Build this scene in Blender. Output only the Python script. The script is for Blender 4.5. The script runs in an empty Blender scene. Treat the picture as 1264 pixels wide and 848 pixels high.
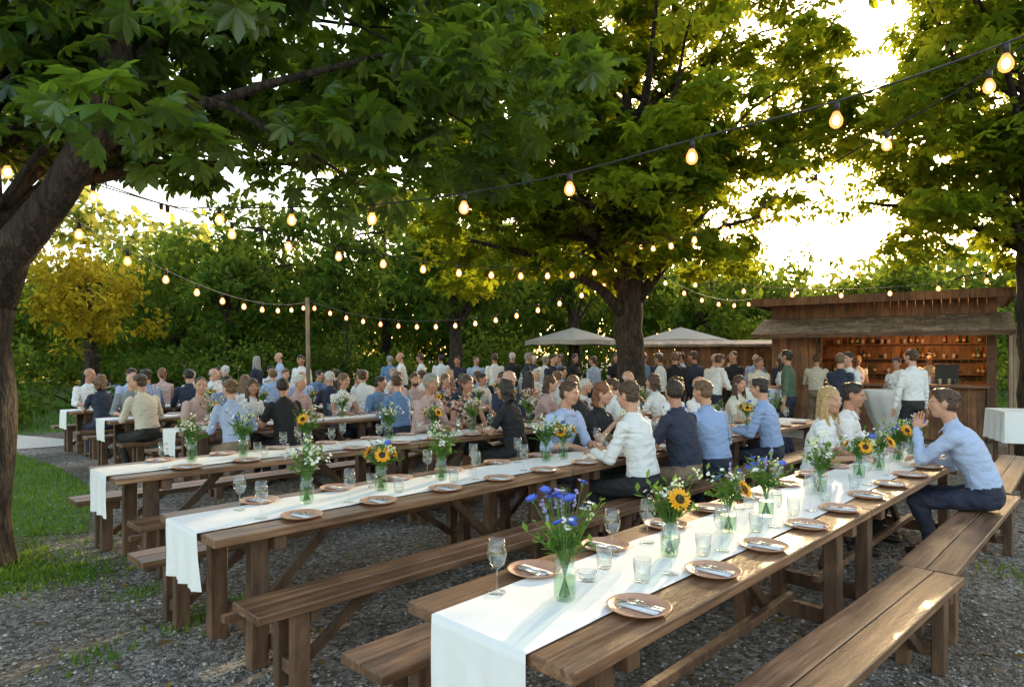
import bpy, math, random, time
import numpy as np
from mathutils import Vector, Matrix, noise
T0=time.time()
random.seed(7); rng=np.random.default_rng(7)
scene=bpy.context.scene
COL=scene.collection
R_=math.radians
# ------------------------------------------------------------------ materials
def newmat(name):
    m=bpy.data.materials.new(name); m.use_nodes=True
    nt=m.node_tree; b=nt.nodes['Principled BSDF']; return m,nt,b
def N(nt,t,**kw):
    n=nt.nodes.new(t)
    for k,v in kw.items(): setattr(n,k,v)
    return n
def ramp(nt,stops):
    r=nt.nodes.new('ShaderNodeValToRGB'); e=r.color_ramp.elements
    while len(e)<len(stops): e.new(0.5)
    for i,(p,c) in enumerate(stops):
        e[i].position=p; e[i].color=(c[0],c[1],c[2],1)
    return r
def rndvec(nt,scale,coord='Object',k=1.0):
    tc=N(nt,'ShaderNodeTexCoord'); mp=N(nt,'ShaderNodeMapping'); mp.inputs['Scale'].default_value=scale
    at=N(nt,'ShaderNodeAttribute',attribute_name='rnd')
    ml=N(nt,'ShaderNodeMath',operation='MULTIPLY'); ml.inputs[1].default_value=37.0*k
    cx=N(nt,'ShaderNodeCombineXYZ'); ad=N(nt,'ShaderNodeVectorMath',operation='ADD')
    oi=N(nt,'ShaderNodeObjectInfo'); m2=N(nt,'ShaderNodeMath',operation='MULTIPLY_ADD'); m2.inputs[1].default_value=19.0
    L=nt.links.new
    L(tc.outputs[coord],mp.inputs[0]); L(at.outputs['Fac'],ml.inputs[0])
    L(oi.outputs['Random'],m2.inputs[0]); L(ml.outputs[0],m2.inputs[2])
    for i in range(3): L(m2.outputs[0],cx.inputs[i])
    L(mp.outputs[0],ad.inputs[0]); L(cx.outputs[0],ad.inputs[1])
    return ad,at,tc
def bump(nt,b,src,strength=.3,dist=.01):
    bp=N(nt,'ShaderNodeBump'); bp.inputs['Strength'].default_value=strength; bp.inputs['Distance'].default_value=dist
    nt.links.new(src,bp.inputs['Height']); nt.links.new(bp.outputs[0],b.inputs['Normal']); return bp
def wood(name,dark,mid,light,scale=(1.0,16,16),rough=.5):
    m,nt,b=newmat(name); L=nt.links.new
    ad,at,tc=rndvec(nt,scale)
    n=N(nt,'ShaderNodeTexNoise'); n.inputs['Scale'].default_value=2.2; n.inputs['Detail'].default_value=8; n.inputs['Roughness'].default_value=.7; n.inputs['Distortion'].default_value=.6
    L(ad.outputs[0],n.inputs['Vector'])
    r=ramp(nt,[(.33,dark),(.5,mid),(.67,light)]); L(n.outputs['Fac'],r.inputs[0])
    n2=N(nt,'ShaderNodeTexNoise'); n2.inputs['Scale'].default_value=3; n2.inputs['Detail'].default_value=4; L(tc.outputs['Object'],n2.inputs['Vector'])
    mr=N(nt,'ShaderNodeMapRange'); mr.inputs[1].default_value=.3; mr.inputs[2].default_value=.7; mr.inputs[3].default_value=.55; mr.inputs[4].default_value=1.2
    L(n2.outputs['Fac'],mr.inputs[0])
    mr2=N(nt,'ShaderNodeMapRange'); mr2.inputs[3].default_value=.70; mr2.inputs[4].default_value=1.30; L(at.outputs['Fac'],mr2.inputs[0])
    mm=N(nt,'ShaderNodeMath',operation='MULTIPLY'); L(mr.outputs[0],mm.inputs[0]); L(mr2.outputs[0],mm.inputs[1])
    vs=N(nt,'ShaderNodeVectorMath',operation='SCALE'); L(r.outputs[0],vs.inputs[0]); L(mm.outputs[0],vs.inputs['Scale'])
    L(vs.outputs[0],b.inputs['Base Color']); b.inputs['Roughness'].default_value=rough
    bump(nt,b,n.outputs['Fac'],.8,.007); return m
def plain(name,col,rough=.6,metal=0,nscale=0,nstr=.3,var=.0,dist=.01,sheen=0):
    m,nt,b=newmat(name); b.inputs['Base Color'].default_value=(*col,1); b.inputs['Roughness'].default_value=rough; b.inputs['Metallic'].default_value=metal
    if nscale:
        tc=N(nt,'ShaderNodeTexCoord'); n=N(nt,'ShaderNodeTexNoise'); n.inputs['Scale'].default_value=nscale; n.inputs['Detail'].default_value=5
        nt.links.new(tc.outputs['Object'],n.inputs['Vector']); bump(nt,b,n.outputs['Fac'],nstr,dist)
        if var:
            r=ramp(nt,[(.3,[c*(1-var) for c in col]),(.7,[min(1,c*(1+var)) for c in col])]); nt.links.new(n.outputs['Fac'],r.inputs[0]); nt.links.new(r.outputs[0],b.inputs['Base Color'])
    return m
def leafmat(name,stops,tcol,tfac=.45,rough=.45,gl=0):
    m,nt,b=newmat(name); L=nt.links.new; nt.nodes.remove(b)
    at=N(nt,'ShaderNodeAttribute',attribute_name='rnd'); r=ramp(nt,stops); L(at.outputs['Fac'],r.inputs[0])
    df=N(nt,'ShaderNodeBsdfDiffuse'); L(r.outputs[0],df.inputs[0])
    tr=N(nt,'ShaderNodeBsdfTranslucent')
    tr_r=ramp(nt,[(0,[c*.5 for c in tcol]),(1,tcol)]); L(at.outputs['Fac'],tr_r.inputs[0]); L(tr_r.outputs[0],tr.inputs[0])
    mx=N(nt,'ShaderNodeMixShader'); mx.inputs[0].default_value=tfac
    L(df.outputs[0],mx.inputs[1]); L(tr.outputs[0],mx.inputs[2]); out=mx
    if gl:
        g=N(nt,'ShaderNodeBsdfGlossy'); g.inputs['Roughness'].default_value=rough; m2=N(nt,'ShaderNodeMixShader'); m2.inputs[0].default_value=gl
        L(mx.outputs[0],m2.inputs[1]); L(g.outputs[0],m2.inputs[2]); out=m2
    L(out.outputs[0],nt.nodes['Material Output'].inputs[0]); return m
def glassmat(name,tint=(.97,.99,.98),base=.05):
    m,nt,b=newmat(name); L=nt.links.new; nt.nodes.remove(b)
    t=N(nt,'ShaderNodeBsdfTransparent'); t.inputs[0].default_value=(*tint,1)
    g=N(nt,'ShaderNodeBsdfGlossy'); g.inputs['Roughness'].default_value=.03
    geo=N(nt,'ShaderNodeNewGeometry'); mr=N(nt,'ShaderNodeMapRange'); mr.inputs[3].default_value=1.5; mr.inputs[4].default_value=1/1.5; L(geo.outputs['Backfacing'],mr.inputs[0])
    f=N(nt,'ShaderNodeFresnel'); L(mr.outputs[0],f.inputs[0])
    a=N(nt,'ShaderNodeMath',operation='ADD'); a.inputs[1].default_value=base; L(f.outputs[0],a.inputs[0])
    mx=N(nt,'ShaderNodeMixShader'); L(a.outputs[0],mx.inputs[0]); L(t.outputs[0],mx.inputs[1]); L(g.outputs[0],mx.inputs[2]); L(mx.outputs[0],nt.nodes['Material Output'].inputs[0]); return m
def emis(name,col,s):
    m,nt,b=newmat(name); e=N(nt,'ShaderNodeEmission'); e.inputs[0].default_value=(*col,1); e.inputs[1].default_value=s
    nt.links.new(e.outputs[0],nt.nodes['Material Output'].inputs[0]); return m

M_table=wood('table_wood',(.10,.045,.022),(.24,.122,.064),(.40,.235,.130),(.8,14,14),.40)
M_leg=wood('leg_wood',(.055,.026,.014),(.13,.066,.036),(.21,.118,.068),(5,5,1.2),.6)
M_hut=wood('hut_planks',(.10,.042,.02),(.24,.11,.05),(.36,.18,.085),(9,9,.8),.65)
M_hutd=wood('hut_beam',(.06,.03,.015),(.14,.07,.035),(.2,.11,.06),(1,9,9),.65)
M_slat=wood('pale_slats',(.2,.14,.09),(.32,.23,.15),(.4,.31,.21),(9,9,.8),.7)
M_awn=wood('shingles',(.17,.12,.09),(.30,.22,.165),(.42,.33,.26),(6,2,6),.8)
m,nt,b=newmat('bark'); M_bark=m
tc=N(nt,'ShaderNodeTexCoord'); mp=N(nt,'ShaderNodeMapping'); mp.inputs['Scale'].default_value=(7,7,1.6); nt.links.new(tc.outputs['Object'],mp.inputs[0])
v=N(nt,'ShaderNodeTexVoronoi'); v.inputs['Scale'].default_value=2.5; n=N(nt,'ShaderNodeTexNoise'); n.inputs['Scale'].default_value=4; n.inputs['Detail'].default_value=8
nt.links.new(mp.outputs[0],n.inputs['Vector']); 
ad=N(nt,'ShaderNodeVectorMath',operation='ADD'); nt.links.new(mp.outputs[0],ad.inputs[0]); nt.links.new(n.outputs['Color'],ad.inputs[1]); nt.links.new(ad.outputs[0],v.inputs['Vector'])
r=ramp(nt,[(.0,(.105,.072,.05)),(.45,(.055,.037,.025)),(.8,(.014,.010,.007))]); nt.links.new(v.outputs['Distance'],r.inputs[0]); nt.links.new(r.outputs[0],b.inputs['Base Color']); b.inputs['Roughness'].default_value=.9
mx=N(nt,'ShaderNodeMath',operation='SUBTRACT'); nt.links.new(n.outputs['Fac'],mx.inputs[0]); nt.links.new(v.outputs['Distance'],mx.inputs[1]); bump(nt,b,mx.outputs[0],1.0,.05)

M_leafA=leafmat('chestnut_leaves_near',[(0,(.020,.058,.010)),(.6,(.052,.125,.017)),(1,(.12,.19,.022))],(.36,.52,.035),.45,.35,.04)
M_leafB=leafmat('chestnut_leaves',[(0,(.022,.058,.009)),(.6,(.055,.12,.013)),(1,(.14,.185,.02))],(.58,.64,.03),.49)
M_leafBG=leafmat('background_leaves',[(0,(.018,.052,.012)),(.6,(.046,.102,.019)),(1,(.11,.16,.028))],(.34,.44,.045),.42)
M_leafD=leafmat('distant_leaves_sunlit_haze',[(0,(.06,.11,.025)),(.6,(.12,.18,.04)),(1,(.22,.26,.06))],(.60,.62,.13),.48)  # pale yellow-green: far sunlight and haze put into the leaf colour
M_leafY=leafmat('yellow_lit_leaves',[(0,(.18,.15,.015)),(.6,(.38,.28,.02)),(1,(.55,.38,.03))],(.9,.68,.05),.5)  # yellow of the low backlight painted into the leaf colour
M_grass=leafmat('grass_blades',[(0,(.045,.12,.015)),(.7,(.10,.21,.025)),(1,(.22,.28,.06))],(.3,.45,.04),.38)
M_litter=leafmat('leaf_litter',[(0,(.10,.055,.02)),(.6,(.26,.15,.05)),(1,(.38,.28,.08))],(.3,.2,.05),.2)
M_glass=glassmat('clear_glass'); M_jar=glassmat('jar_glass',(.90,.97,.93),.06)
M_cloth=plain('white_linen',(.79,.785,.775),.85,0,14,.25,.02,.01)
M_terra=plain('terracotta_plate',(.52,.28,.18),.38,0,30,.1,.12)
M_napkin=plain('napkin',(.72,.72,.74),.8)
M_steel=plain('cutlery_steel',(.6,.6,.6),.22,1)
M_black=plain('black_rubber',(.012,.012,.012),.5)
M_core=emis('bulb_filament_glow',(1,.66,.30),34)
m,nt,b=newmat('bulb_globe'); M_globe=m
t=N(nt,'ShaderNodeBsdfTransparent'); t.inputs[0].default_value=(1,.80,.55,1); e=N(nt,'ShaderNodeEmission'); e.inputs[0].default_value=(1,.42,.14,1); e.inputs[1].default_value=1.05
a=N(nt,'ShaderNodeAddShader'); nt.links.new(t.outputs[0],a.inputs[0]); nt.links.new(e.outputs[0],a.inputs[1]); nt.links.new(a.outputs[0],nt.nodes['Material Output'].inputs[0])
M_globe.cycles.emission_sampling='NONE'

# ------------------------------------------------------------------ mesh helpers
class MB:
    def __init__(s): s.v=[]; s.f=[]; s.m=[]; s.r=[]
    def add(s,V,F,mat=0,rnd=None):
        o=len(s.v); rn=random.random() if rnd is None else rnd
        s.v.extend([tuple(p) for p in V])
        for f in F: s.f.append(tuple(i+o for i in f)); s.m.append(mat); s.r.append(rn)
    def box(s,c,d,mat=0,rot=None,rnd=None):
        x,y,z=[q/2 for q in d]; V=[Vector((a*x,b*y,e*z)) for a in(-1,1) for b in(-1,1) for e in(-1,1)]
        if rot is not None: V=[rot@p for p in V]
        V=[p+Vector(c) for p in V]
        s.add(V,[(0,1,3,2),(4,6,7,5),(0,4,5,1),(2,3,7,6),(0,2,6,4),(1,5,7,3)],mat,rnd)
    def beam(s,p0,p1,w,h,mat=0,up=(0,0,1)):
        p0=Vector(p0);p1=Vector(p1); x=(p1-p0); L=x.length; x.normalize(); y=Vector(up).cross(x)
        if y.length<1e-3: y=Vector((0,1,0)).cross(x)
        y.normalize(); z=x.cross(y); R=Matrix((x,y,z)).transposed(); s.box((p0+p1)/2,(L,w,h),mat,R)
    def tube(s,pts,rad,seg=8,mat=0,cap=True,rnd=None,squash=None):
        pts=[Vector(p) for p in pts]; V=[];F=[]
        n=len(pts); prev=None
        for i,p in enumerate(pts):
            t=(pts[min(i+1,n-1)]-pts[max(i-1,0)]).normalized()
            if prev is None:
                a=Vector((1,0,0)) if abs(t.x)<.8 else Vector((0,1,0))
                a=(a-t*a.dot(t)).normalized()
            else: a=(prev-t*prev.dot(t)).normalized()
            prev=a; bb=t.cross(a); r=rad[i]
            for k in range(seg):
                th=2*math.pi*k/seg; V.append(p+a*(r*math.cos(th))+bb*(r*math.sin(th)))
        for i in range(n-1):
            for k in range(seg):
                k2=(k+1)%seg; F.append((i*seg+k,i*seg+k2,(i+1)*seg+k2,(i+1)*seg+k))
        if cap:
            F.append(tuple(reversed(range(seg)))); F.append(tuple((n-1)*seg+k for k in range(seg)))
        s.add(V,F,mat,rnd)
    def lathe(s,prof,seg=20,mat=0,c=(0,0,0),rnd=None):
        V=[];F=[]
        for r,z in prof:
            for k in range(seg):
                th=2*math.pi*k/seg; V.append((c[0]+r*math.cos(th),c[1]+r*math.sin(th),c[2]+z))
        for i in range(len(prof)-1):
            for k in range(seg):
                k2=(k+1)%seg; F.append((i*seg+k,i*seg+k2,(i+1)*seg+k2,(i+1)*seg+k))
        s.add(V,F,mat,rnd)
    def ell(s,c,r,rot=None,seg=12,rings=8,mat=0,rnd=None):
        V=[];F=[]
        pts=[(0,0,-1)]
        for i in range(1,rings):
            ph=-math.pi/2+math.pi*i/rings
            for k in range(seg):
                th=2*math.pi*k/seg; pts.append((math.cos(ph)*math.cos(th),math.cos(ph)*math.sin(th),math.sin(ph)))
        pts.append((0,0,1))
        for p in pts:
            q=Vector((p[0]*r[0],p[1]*r[1],p[2]*r[2]))
            if rot is not None: q=rot@q
            V.append(q+Vector(c))
        for k in range(seg):
            k2=(k+1)%seg
            F.append((0,1+k2,1+k)); F.append((len(V)-1,1+(rings-2)*seg+k,1+(rings-2)*seg+k2))
            for i in range(rings-2): F.append((1+i*seg+k,1+i*seg+k2,1+(i+1)*seg+k2,1+(i+1)*seg+k))
        s.add(V,F,mat,rnd)
    def capsule(s,p0,p1,r0,r1,seg=12,mat=0,rnd=None):
        p0=Vector(p0);p1=Vector(p1); t=(p1-p0).normalized(); P=[];Rr=[]
        for a in (-88,-60,-30,0): P.append(p0+t*r0*math.sin(R_(a))); Rr.append(max(r0*math.cos(R_(a)),1e-4))
        for a in (0,30,60,88): P.append(p1+t*r1*math.sin(R_(a))); Rr.append(max(r1*math.cos(R_(a)),1e-4))
        s.tube(P,Rr,seg,mat,True,rnd)
    def mesh(s,name,mats,smooth=False):
        me=bpy.data.meshes.new(name); me.from_pydata(s.v,[],s.f)
        for m in mats: me.materials.append(m)
        me.polygons.foreach_set('material_index',s.m)
        at=me.attributes.new('rnd','FLOAT','FACE'); at.data.foreach_set('value',s.r)
        if smooth: me.polygons.foreach_set('use_smooth',[True]*len(s.f))
        me.update(); return me
def obj(name,me,loc=(0,0,0),rz=0,scale=1,parent=None):
    o=bpy.data.objects.new(name,me); o.location=loc; o.rotation_euler=(0,0,rz)
    o.scale=(scale,)*3 if not hasattr(scale,'__len__') else scale
    COL.objects.link(o)
    if parent: o.parent=parent
    return o
def baked(me,mods):
    o=bpy.data.objects.new('tmp',me); COL.objects.link(o)
    for t,kw in mods:
        md=o.modifiers.new(t,t)
        for k,v_ in kw.items(): setattr(md,k,v_)
    bpy.context.view_layer.update()
    dg=bpy.context.evaluated_depsgraph_get(); out=bpy.data.meshes.new_from_object(o.evaluated_get(dg),preserve_all_data_layers=True,depsgraph=dg)
    bpy.data.objects.remove(o); return out
def bev(me,w=.004): 
    nm=me.name; me.name='src'; o=baked(me,[('BEVEL',dict(width=w,segments=1,limit_method='ANGLE'))]); o.name=nm; return o
def mesh_np(name,V,F,mats,rnd=None,smooth=False,matidx=None):
    me=bpy.data.meshes.new(name); n=len(V); m,k=F.shape
    me.vertices.add(n); me.vertices.foreach_set('co',V.astype(np.float32).ravel())
    me.loops.add(m*k); me.loops.foreach_set('vertex_index',F.astype(np.int32).ravel())
    me.polygons.add(m); me.polygons.foreach_set('loop_start',(np.arange(m)*k).astype(np.int32))
    for q in mats: me.materials.append(q)
    if rnd is not None:
        at=me.attributes.new('rnd','FLOAT','FACE'); at.data.foreach_set('value',rnd.astype(np.float32))
    me.update(calc_edges=True)
    if smooth: me.polygons.foreach_set('use_smooth',np.ones(m,bool))
    return me
# ------------------------------------------------------------------ camera
cam=bpy.data.cameras.new('camera'); cam.sensor_width=36; cam.lens=810/1264*36; cam.shift_y=16/1264; cam.clip_end=600; cam.clip_start=.05
co=obj('camera',cam,(0,0,1.66)); co.rotation_euler=(R_(90),0,0); scene.camera=co
# ------------------------------------------------------------------ light
AZ=R_(27); EL=R_(12.5)
w=bpy.data.worlds.new("World"); scene.world=w; w.use_nodes=True; nt=w.node_tree
sky=nt.nodes.new('ShaderNodeTexSky'); sky.sky_type='NISHITA'; sky.sun_disc=False; sky.sun_elevation=EL; sky.sun_rotation=AZ
sky.air_density=1.0; sky.dust_density=2.2; sky.ozone_density=.6
wm=nt.nodes.new('ShaderNodeVectorMath'); wm.operation='MULTIPLY'; wm.inputs[1].default_value=(1.05,.95,.82)
nt.links.new(sky.outputs[0],wm.inputs[0]); nt.links.new(wm.outputs[0],nt.nodes['Background'].inputs[0]); nt.nodes['Background'].inputs[1].default_value=.80
sd=Vector((math.sin(AZ)*math.cos(EL),math.cos(AZ)*math.cos(EL),math.sin(EL)))
sl=bpy.data.lights.new('sun','SUN'); sl.energy=5; sl.angle=R_(.5); sl.color=(1,.78,.44)
so=obj('sun',sl,(20,40,20)); so.rotation_euler=sd.to_track_quat('Z','Y').to_euler()
scene.view_settings.view_transform='Standard'; scene.view_settings.look='None'; scene.view_settings.exposure=0
# ------------------------------------------------------------------ ground
m,nt,b=newmat('gravel_ground'); L=nt.links.new; M_ground=m
tc=N(nt,'ShaderNodeTexCoord')
v1=N(nt,'ShaderNodeTexVoronoi'); v1.inputs['Scale'].default_value=38; L(tc.outputs['Object'],v1.inputs['Vector'])
v2=N(nt,'ShaderNodeTexVoronoi'); v2.inputs['Scale'].default_value=95; L(tc.outputs['Object'],v2.inputs['Vector'])
bw=N(nt,'ShaderNodeRGBToBW'); L(v1.outputs['Color'],bw.inputs[0])
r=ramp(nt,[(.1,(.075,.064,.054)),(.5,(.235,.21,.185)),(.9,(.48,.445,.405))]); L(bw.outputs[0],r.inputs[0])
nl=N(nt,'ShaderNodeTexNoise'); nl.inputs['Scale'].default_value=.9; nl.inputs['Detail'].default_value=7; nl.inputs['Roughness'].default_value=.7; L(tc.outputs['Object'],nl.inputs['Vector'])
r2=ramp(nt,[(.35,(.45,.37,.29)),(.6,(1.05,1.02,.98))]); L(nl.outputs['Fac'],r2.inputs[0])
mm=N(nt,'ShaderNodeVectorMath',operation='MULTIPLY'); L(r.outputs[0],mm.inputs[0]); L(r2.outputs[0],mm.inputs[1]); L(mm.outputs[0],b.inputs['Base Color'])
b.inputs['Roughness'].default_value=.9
ad=N(nt,'ShaderNodeMath',operation='ADD'); L(v1.outputs['Distance'],ad.inputs[0]); L(v2.outputs['Distance'],ad.inputs[1])
mi=N(nt,'ShaderNodeMath',operation='MULTIPLY'); mi.inputs[1].default_value=-1; L(ad.outputs[0],mi.inputs[0]); bump(nt,b,mi.outputs[0],1.0,.016)
def sheet(name,poly,z,mat):
    me=bpy.data.meshes.new(name); me.from_pydata([(x,y,z) for x,y in poly],[],[tuple(range(len(poly)))]); me.materials.append(mat)
    return obj(name,me)
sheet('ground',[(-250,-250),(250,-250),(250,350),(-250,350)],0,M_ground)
M_lawn=plain('lawn_soil',(.06,.12,.02),.95,0,9,.8,.5,.03)
M_path=plain('path_gravel',(.50,.46,.40),.95,0,60,.6,.25,.01)
lawn1=[(-4.0,6.2),(-4.5,7.0),(-5.0,7.9),(-5.6,8.6),(-7,10.0),(-9.0,11.6),(-45,12.2),(-45,4.2),(-6.2,5.6),(-5,5.9)]
lawn2=[(-45,13.8),(-10.5,13.6),(-8.5,16),(-6,18.5),(8,20),(30,22),(60,25),(60,60),(-60,60)]
path=[(-45,12.0),(-9.0,11.5),(-7.8,12.6),(-10.4,13.8),(-45,14.0)]
sheet('lawn',lawn1,.006,M_lawn); sheet('lawn',lawn2,.006,M_lawn); sheet('path',path,.012,M_path)
def inpoly(P,poly):
    x,y=P[:,0],P[:,1]; ins=np.zeros(len(P),bool); j=len(poly)-1
    for i in range(len(poly)):
        xi,yi=poly[i]; xj,yj=poly[j]
        c=((yi>y)!=(yj>y))&(x<(xj-xi)*(y-yi)/((yj-yi) if yj!=yi else 1e-9)+xi); ins^=c; j=i
    return ins
def grass(name,P,h0,h1,mat=M_grass,wd=.006):
    n=len(P); a=rng.uniform(0,2*np.pi,n); h=rng.uniform(h0,h1,n); wdt=wd*rng.uniform(.7,1.6,n); ln=rng.normal(0,.35,(n,2))*h[:,None]
    d=np.stack([np.cos(a),np.sin(a)],1)*wdt[:,None]
    V=np.zeros((n,3,3)); V[:,0,:2]=P-d; V[:,1,:2]=P+d; V[:,2,:2]=P+ln; V[:,2,2]=h
    return obj(name,mesh_np(name,V.reshape(-1,3),np.arange(n*3).reshape(n,3),[mat],rng.random(n)))
P=np.stack([rng.uniform(-16,-3.8,120000),rng.uniform(4.2,12.2,120000)],1); P=P+rng.normal(0,.08,P.shape); P=P[inpoly(P,lawn1)]
grass('grass',P[:52000],.03,.085)
P=np.stack([rng.uniform(-26,20,60000),rng.uniform(13.8,26,60000)],1); P=P[inpoly(P,lawn2)]
grass('grass',P[:26000],.05,.14,wd=.014)
tuf=[]
for (cx,cy,rr,k) in [(-3.9,4.9,.5,2600),(-3.3,5.0,.25,500),(-4.5,5.4,.7,2200),(-2.6,4.6,.18,160),(-2.0,4.1,.2,160),(-3.2,6.2,.4,500),(3.4,5.2,.2,80),(-1.9,4.4,.15,100),(-2.3,3.6,.16,100),(3.9,5.0,.25,120)]:
    tuf.append(rng.normal(0,rr*.6,(k,2))+[cx,cy])
grass('grass',np.concatenate(tuf),.015,.06)
n=28000; X=rng.uniform(-6,7,n); Y=3.0+rng.random(n)**1.5*8; S=rng.uniform(.005,.013,n)*(1+.7*(rng.random(n)>.93))
oc=np.array([(1,0,0),(0,1,0),(-1,0,0),(0,-1,0),(0,0,.6),(0,0,-.6)],float)
V=oc[None]*S[:,None,None]*rng.uniform(.6,1.3,(n,6,1)); a=rng.uniform(0,6.28,n); c,s_=np.cos(a)[:,None],np.sin(a)[:,None]
V2=np.stack([V[:,:,0]*c-V[:,:,1]*s_+X[:,None],V[:,:,0]*s_+V[:,:,1]*c+Y[:,None],V[:,:,2]+S[:,None]*.35],2)
tf=np.array([(0,1,4),(1,2,4),(2,3,4),(3,0,4),(1,0,5),(2,1,5),(3,2,5),(0,3,5)])
F=(tf[None]+np.arange(n)[:,None,None]*6).reshape(-1,3)
ms,nt,b=newmat('stones'); at=N(nt,'ShaderNodeAttribute',attribute_name='rnd'); r=ramp(nt,[(0,(.10,.09,.08)),(.6,(.27,.25,.225)),(1,(.52,.49,.45))]); nt.links.new(at.outputs['Fac'],r.inputs[0]); nt.links.new(r.outputs[0],b.inputs['Base Color']); b.inputs['Roughness'].default_value=.85
obj('gravel',mesh_np('gravel',V2.reshape(-1,3),F,[ms],np.repeat(rng.random(n),8)))
# ------------------------------------------------------------------ foliage
def leaf_template(nl=5,spread=115,wid=.30,droop=.25):
    V=[];F=[]
    for i in range(nl):
        a=R_(-spread+2*spread*i/(nl-1)) if nl>1 else 0
        ln=1.0-.35*abs(i-(nl-1)/2)/((nl-1)/2) if nl>1 else 1.0
        ln*=.62 if nl>1 else 1
        d=np.array([math.cos(a),math.sin(a),0]); p=np.array([-d[1],d[0],0]); w=wid*ln*.62
        def q(t,u,z): return d*ln*t+p*u*w+np.array([0,0,z*ln])
        b0=len(V); V+= [q(0,0,0),q(.4,.7,-.02),q(.72,1.,-.1*1),q(1.05,0,-droop),q(.72,-1.,-.1),q(.4,-.7,-.02)]
        V[b0+0]=V[b0+0]+np.array([0,0,.03])
        F+=[(b0,b0+3,b0+2,b0+1),(b0,b0+5,b0+4,b0+3)]
    return np.array(V),np.array(F)
T7=leaf_template(7,125,.36,.35); T5=leaf_template(5,110,.42,.3)
T1l=(np.array([(0,0,0),(.5,.3,.06),(1,0,-.1),(.5,-.3,.06)],float),np.array([(0,3,2,1)]))
def leaves(centers,tmpl,size,tilt=.55,svar=.3,bias=None):
    V0,F0=tmpl; n=len(centers); 
    az=rng.uniform(0,2*np.pi,n); tl=rng.normal(0.25,tilt,n); rl=rng.normal(0,tilt*.6,n)
    ca,sa=np.cos(az),np.sin(az); ct,st=np.cos(tl),np.sin(tl); cr,sr=np.cos(rl),np.sin(rl)
    Rz=np.zeros((n,3,3)); Rz[:,0,0]=ca;Rz[:,0,1]=-sa;Rz[:,1,0]=sa;Rz[:,1,1]=ca;Rz[:,2,2]=1
    Ry=np.zeros((n,3,3)); Ry[:,0,0]=ct;Ry[:,0,2]=st;Ry[:,2,0]=-st;Ry[:,2,2]=ct;Ry[:,1,1]=1
    Rx=np.zeros((n,3,3)); Rx[:,0,0]=1;Rx[:,1,1]=cr;Rx[:,1,2]=-sr;Rx[:,2,1]=sr;Rx[:,2,2]=cr
    Rm=Rz@Ry@Rx; S=size*(1+rng.uniform(-svar,svar,n))
    V=np.einsum('nij,kj->nki',Rm,V0)*S[:,None,None]+centers[:,None,:]
    F=(F0[None]+np.arange(n)[:,None,None]*len(V0)).reshape(-1,4)
    rn=rng.random(n) if bias is None else np.clip(bias,0,1)
    return V.reshape(-1,3),F,np.repeat(rn,len(F0))
def clump_points(cl,rad,per,flat=.45):
    out=[];bs=[]
    for c in cl:
        k=int(per*rng.uniform(.6,1.3)); rr=rad*rng.uniform(.7,1.25); d=rng.normal(0,1,(k,3)); d/=np.linalg.norm(d,axis=1)[:,None]; d*=rng.uniform(.35,1,(k,1))**.6
        d[:,2]*=flat; d[:,2]-= .25*(d[:,0]**2+d[:,1]**2); out.append(c+d*rr); b0=rng.uniform(-.2,.25); bs.append(rng.random(k)*.8+b0)
    return np.concatenate(out),np.concatenate(bs)
def ell_clumps(c,r,n,inner=.45,cond=None):
    out=[]
    while len(out)<n:
        d=rng.normal(0,1,3); d/=np.linalg.norm(d); p=np.array(c)+d*np.array(r)*rng.uniform(inner,1)
        if cond is None or cond(p): out.append(p)
    return np.array(out)
def tree(name,base,trunk_pts,trunk_r,clumps,leafs,leafmat_,nlimb=22,limb_r=.07,extra=[]):
    mb=MB(); sub=[];sr=[]
    P=[Vector(p) for p in trunk_pts]
    for i in range(len(P)-1):
        for k in range(5):
            t=k/5; q=P[i].lerp(P[i+1],t); j=.03*trunk_r[0]/.3
            sub.append(q+Vector((random.uniform(-j,j),random.uniform(-j,j),0))); sr.append((trunk_r[i]*(1-t)+trunk_r[i+1]*t)*random.uniform(.95,1.06))
    sub.append(P[-1]); sr.append(trunk_r[-1]); sr[0]*=1.35; sr[1]*=1.1
    mb.tube(sub,sr,16)
    for pts,rr in extra: mb.tube(pts,rr,12)
    idx=rng.choice(len(clumps),min(nlimb,len(clumps)),replace=False)
    for i in idx:
        c=Vector(clumps[i]); 
        k=random.randint(int(len(sub)*.55),len(sub)-1); s=sub[k]; r0=min(limb_r*random.uniform(.6,1.1),sr[k]*.8)
        pts=[];rr=[]; mid=s.lerp(c,.5)+Vector((random.uniform(-.3,.3),random.uniform(-.3,.3),.35*(c-s).length*.4))
        for q in range(9):
            t=q/8; p=s*(1-t)**2+mid*2*t*(1-t)+c*t*t+Vector((random.uniform(-1,1),random.uniform(-1,1),random.uniform(-1,1)))*.03; pts.append(p); rr.append(r0*(1-t)**.8+.008)
        mb.tube(pts,rr,7)
    e=bpy.data.objects.new(name,None); COL.objects.link(e); e.location=base
    me=mb.mesh('trunk_and_limbs',[M_bark],True); o=obj('trunk_and_limbs',me,parent=e); o.location=-Vector(base)
    V,F,rn=leafs; me=mesh_np('crown_leaves',V,F,[leafmat_],rn); o=obj('crown_leaves',me,parent=e); o.location=-Vector(base)
    return e
def condA(p):
    if p[2]<3.0+ .25*math.sin(p[0]*2.1)+.2*math.sin(p[1]*3): return False
    if p[1]<2.9 : return False
    if abs(p[0]/p[1]+.43)<.06 and p[2]<1.66+p[1]*.34: return False
    return True
clA=np.concatenate([ell_clumps((-3.4,5.8,4.6),(4.5,3.1,2.1),158,.15,condA),ell_clumps((-1.1,6.6,4.2),(1.5,1.5,.9),20,.1)])
pA,bA=clump_points(clA,.5,38,.5)
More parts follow.
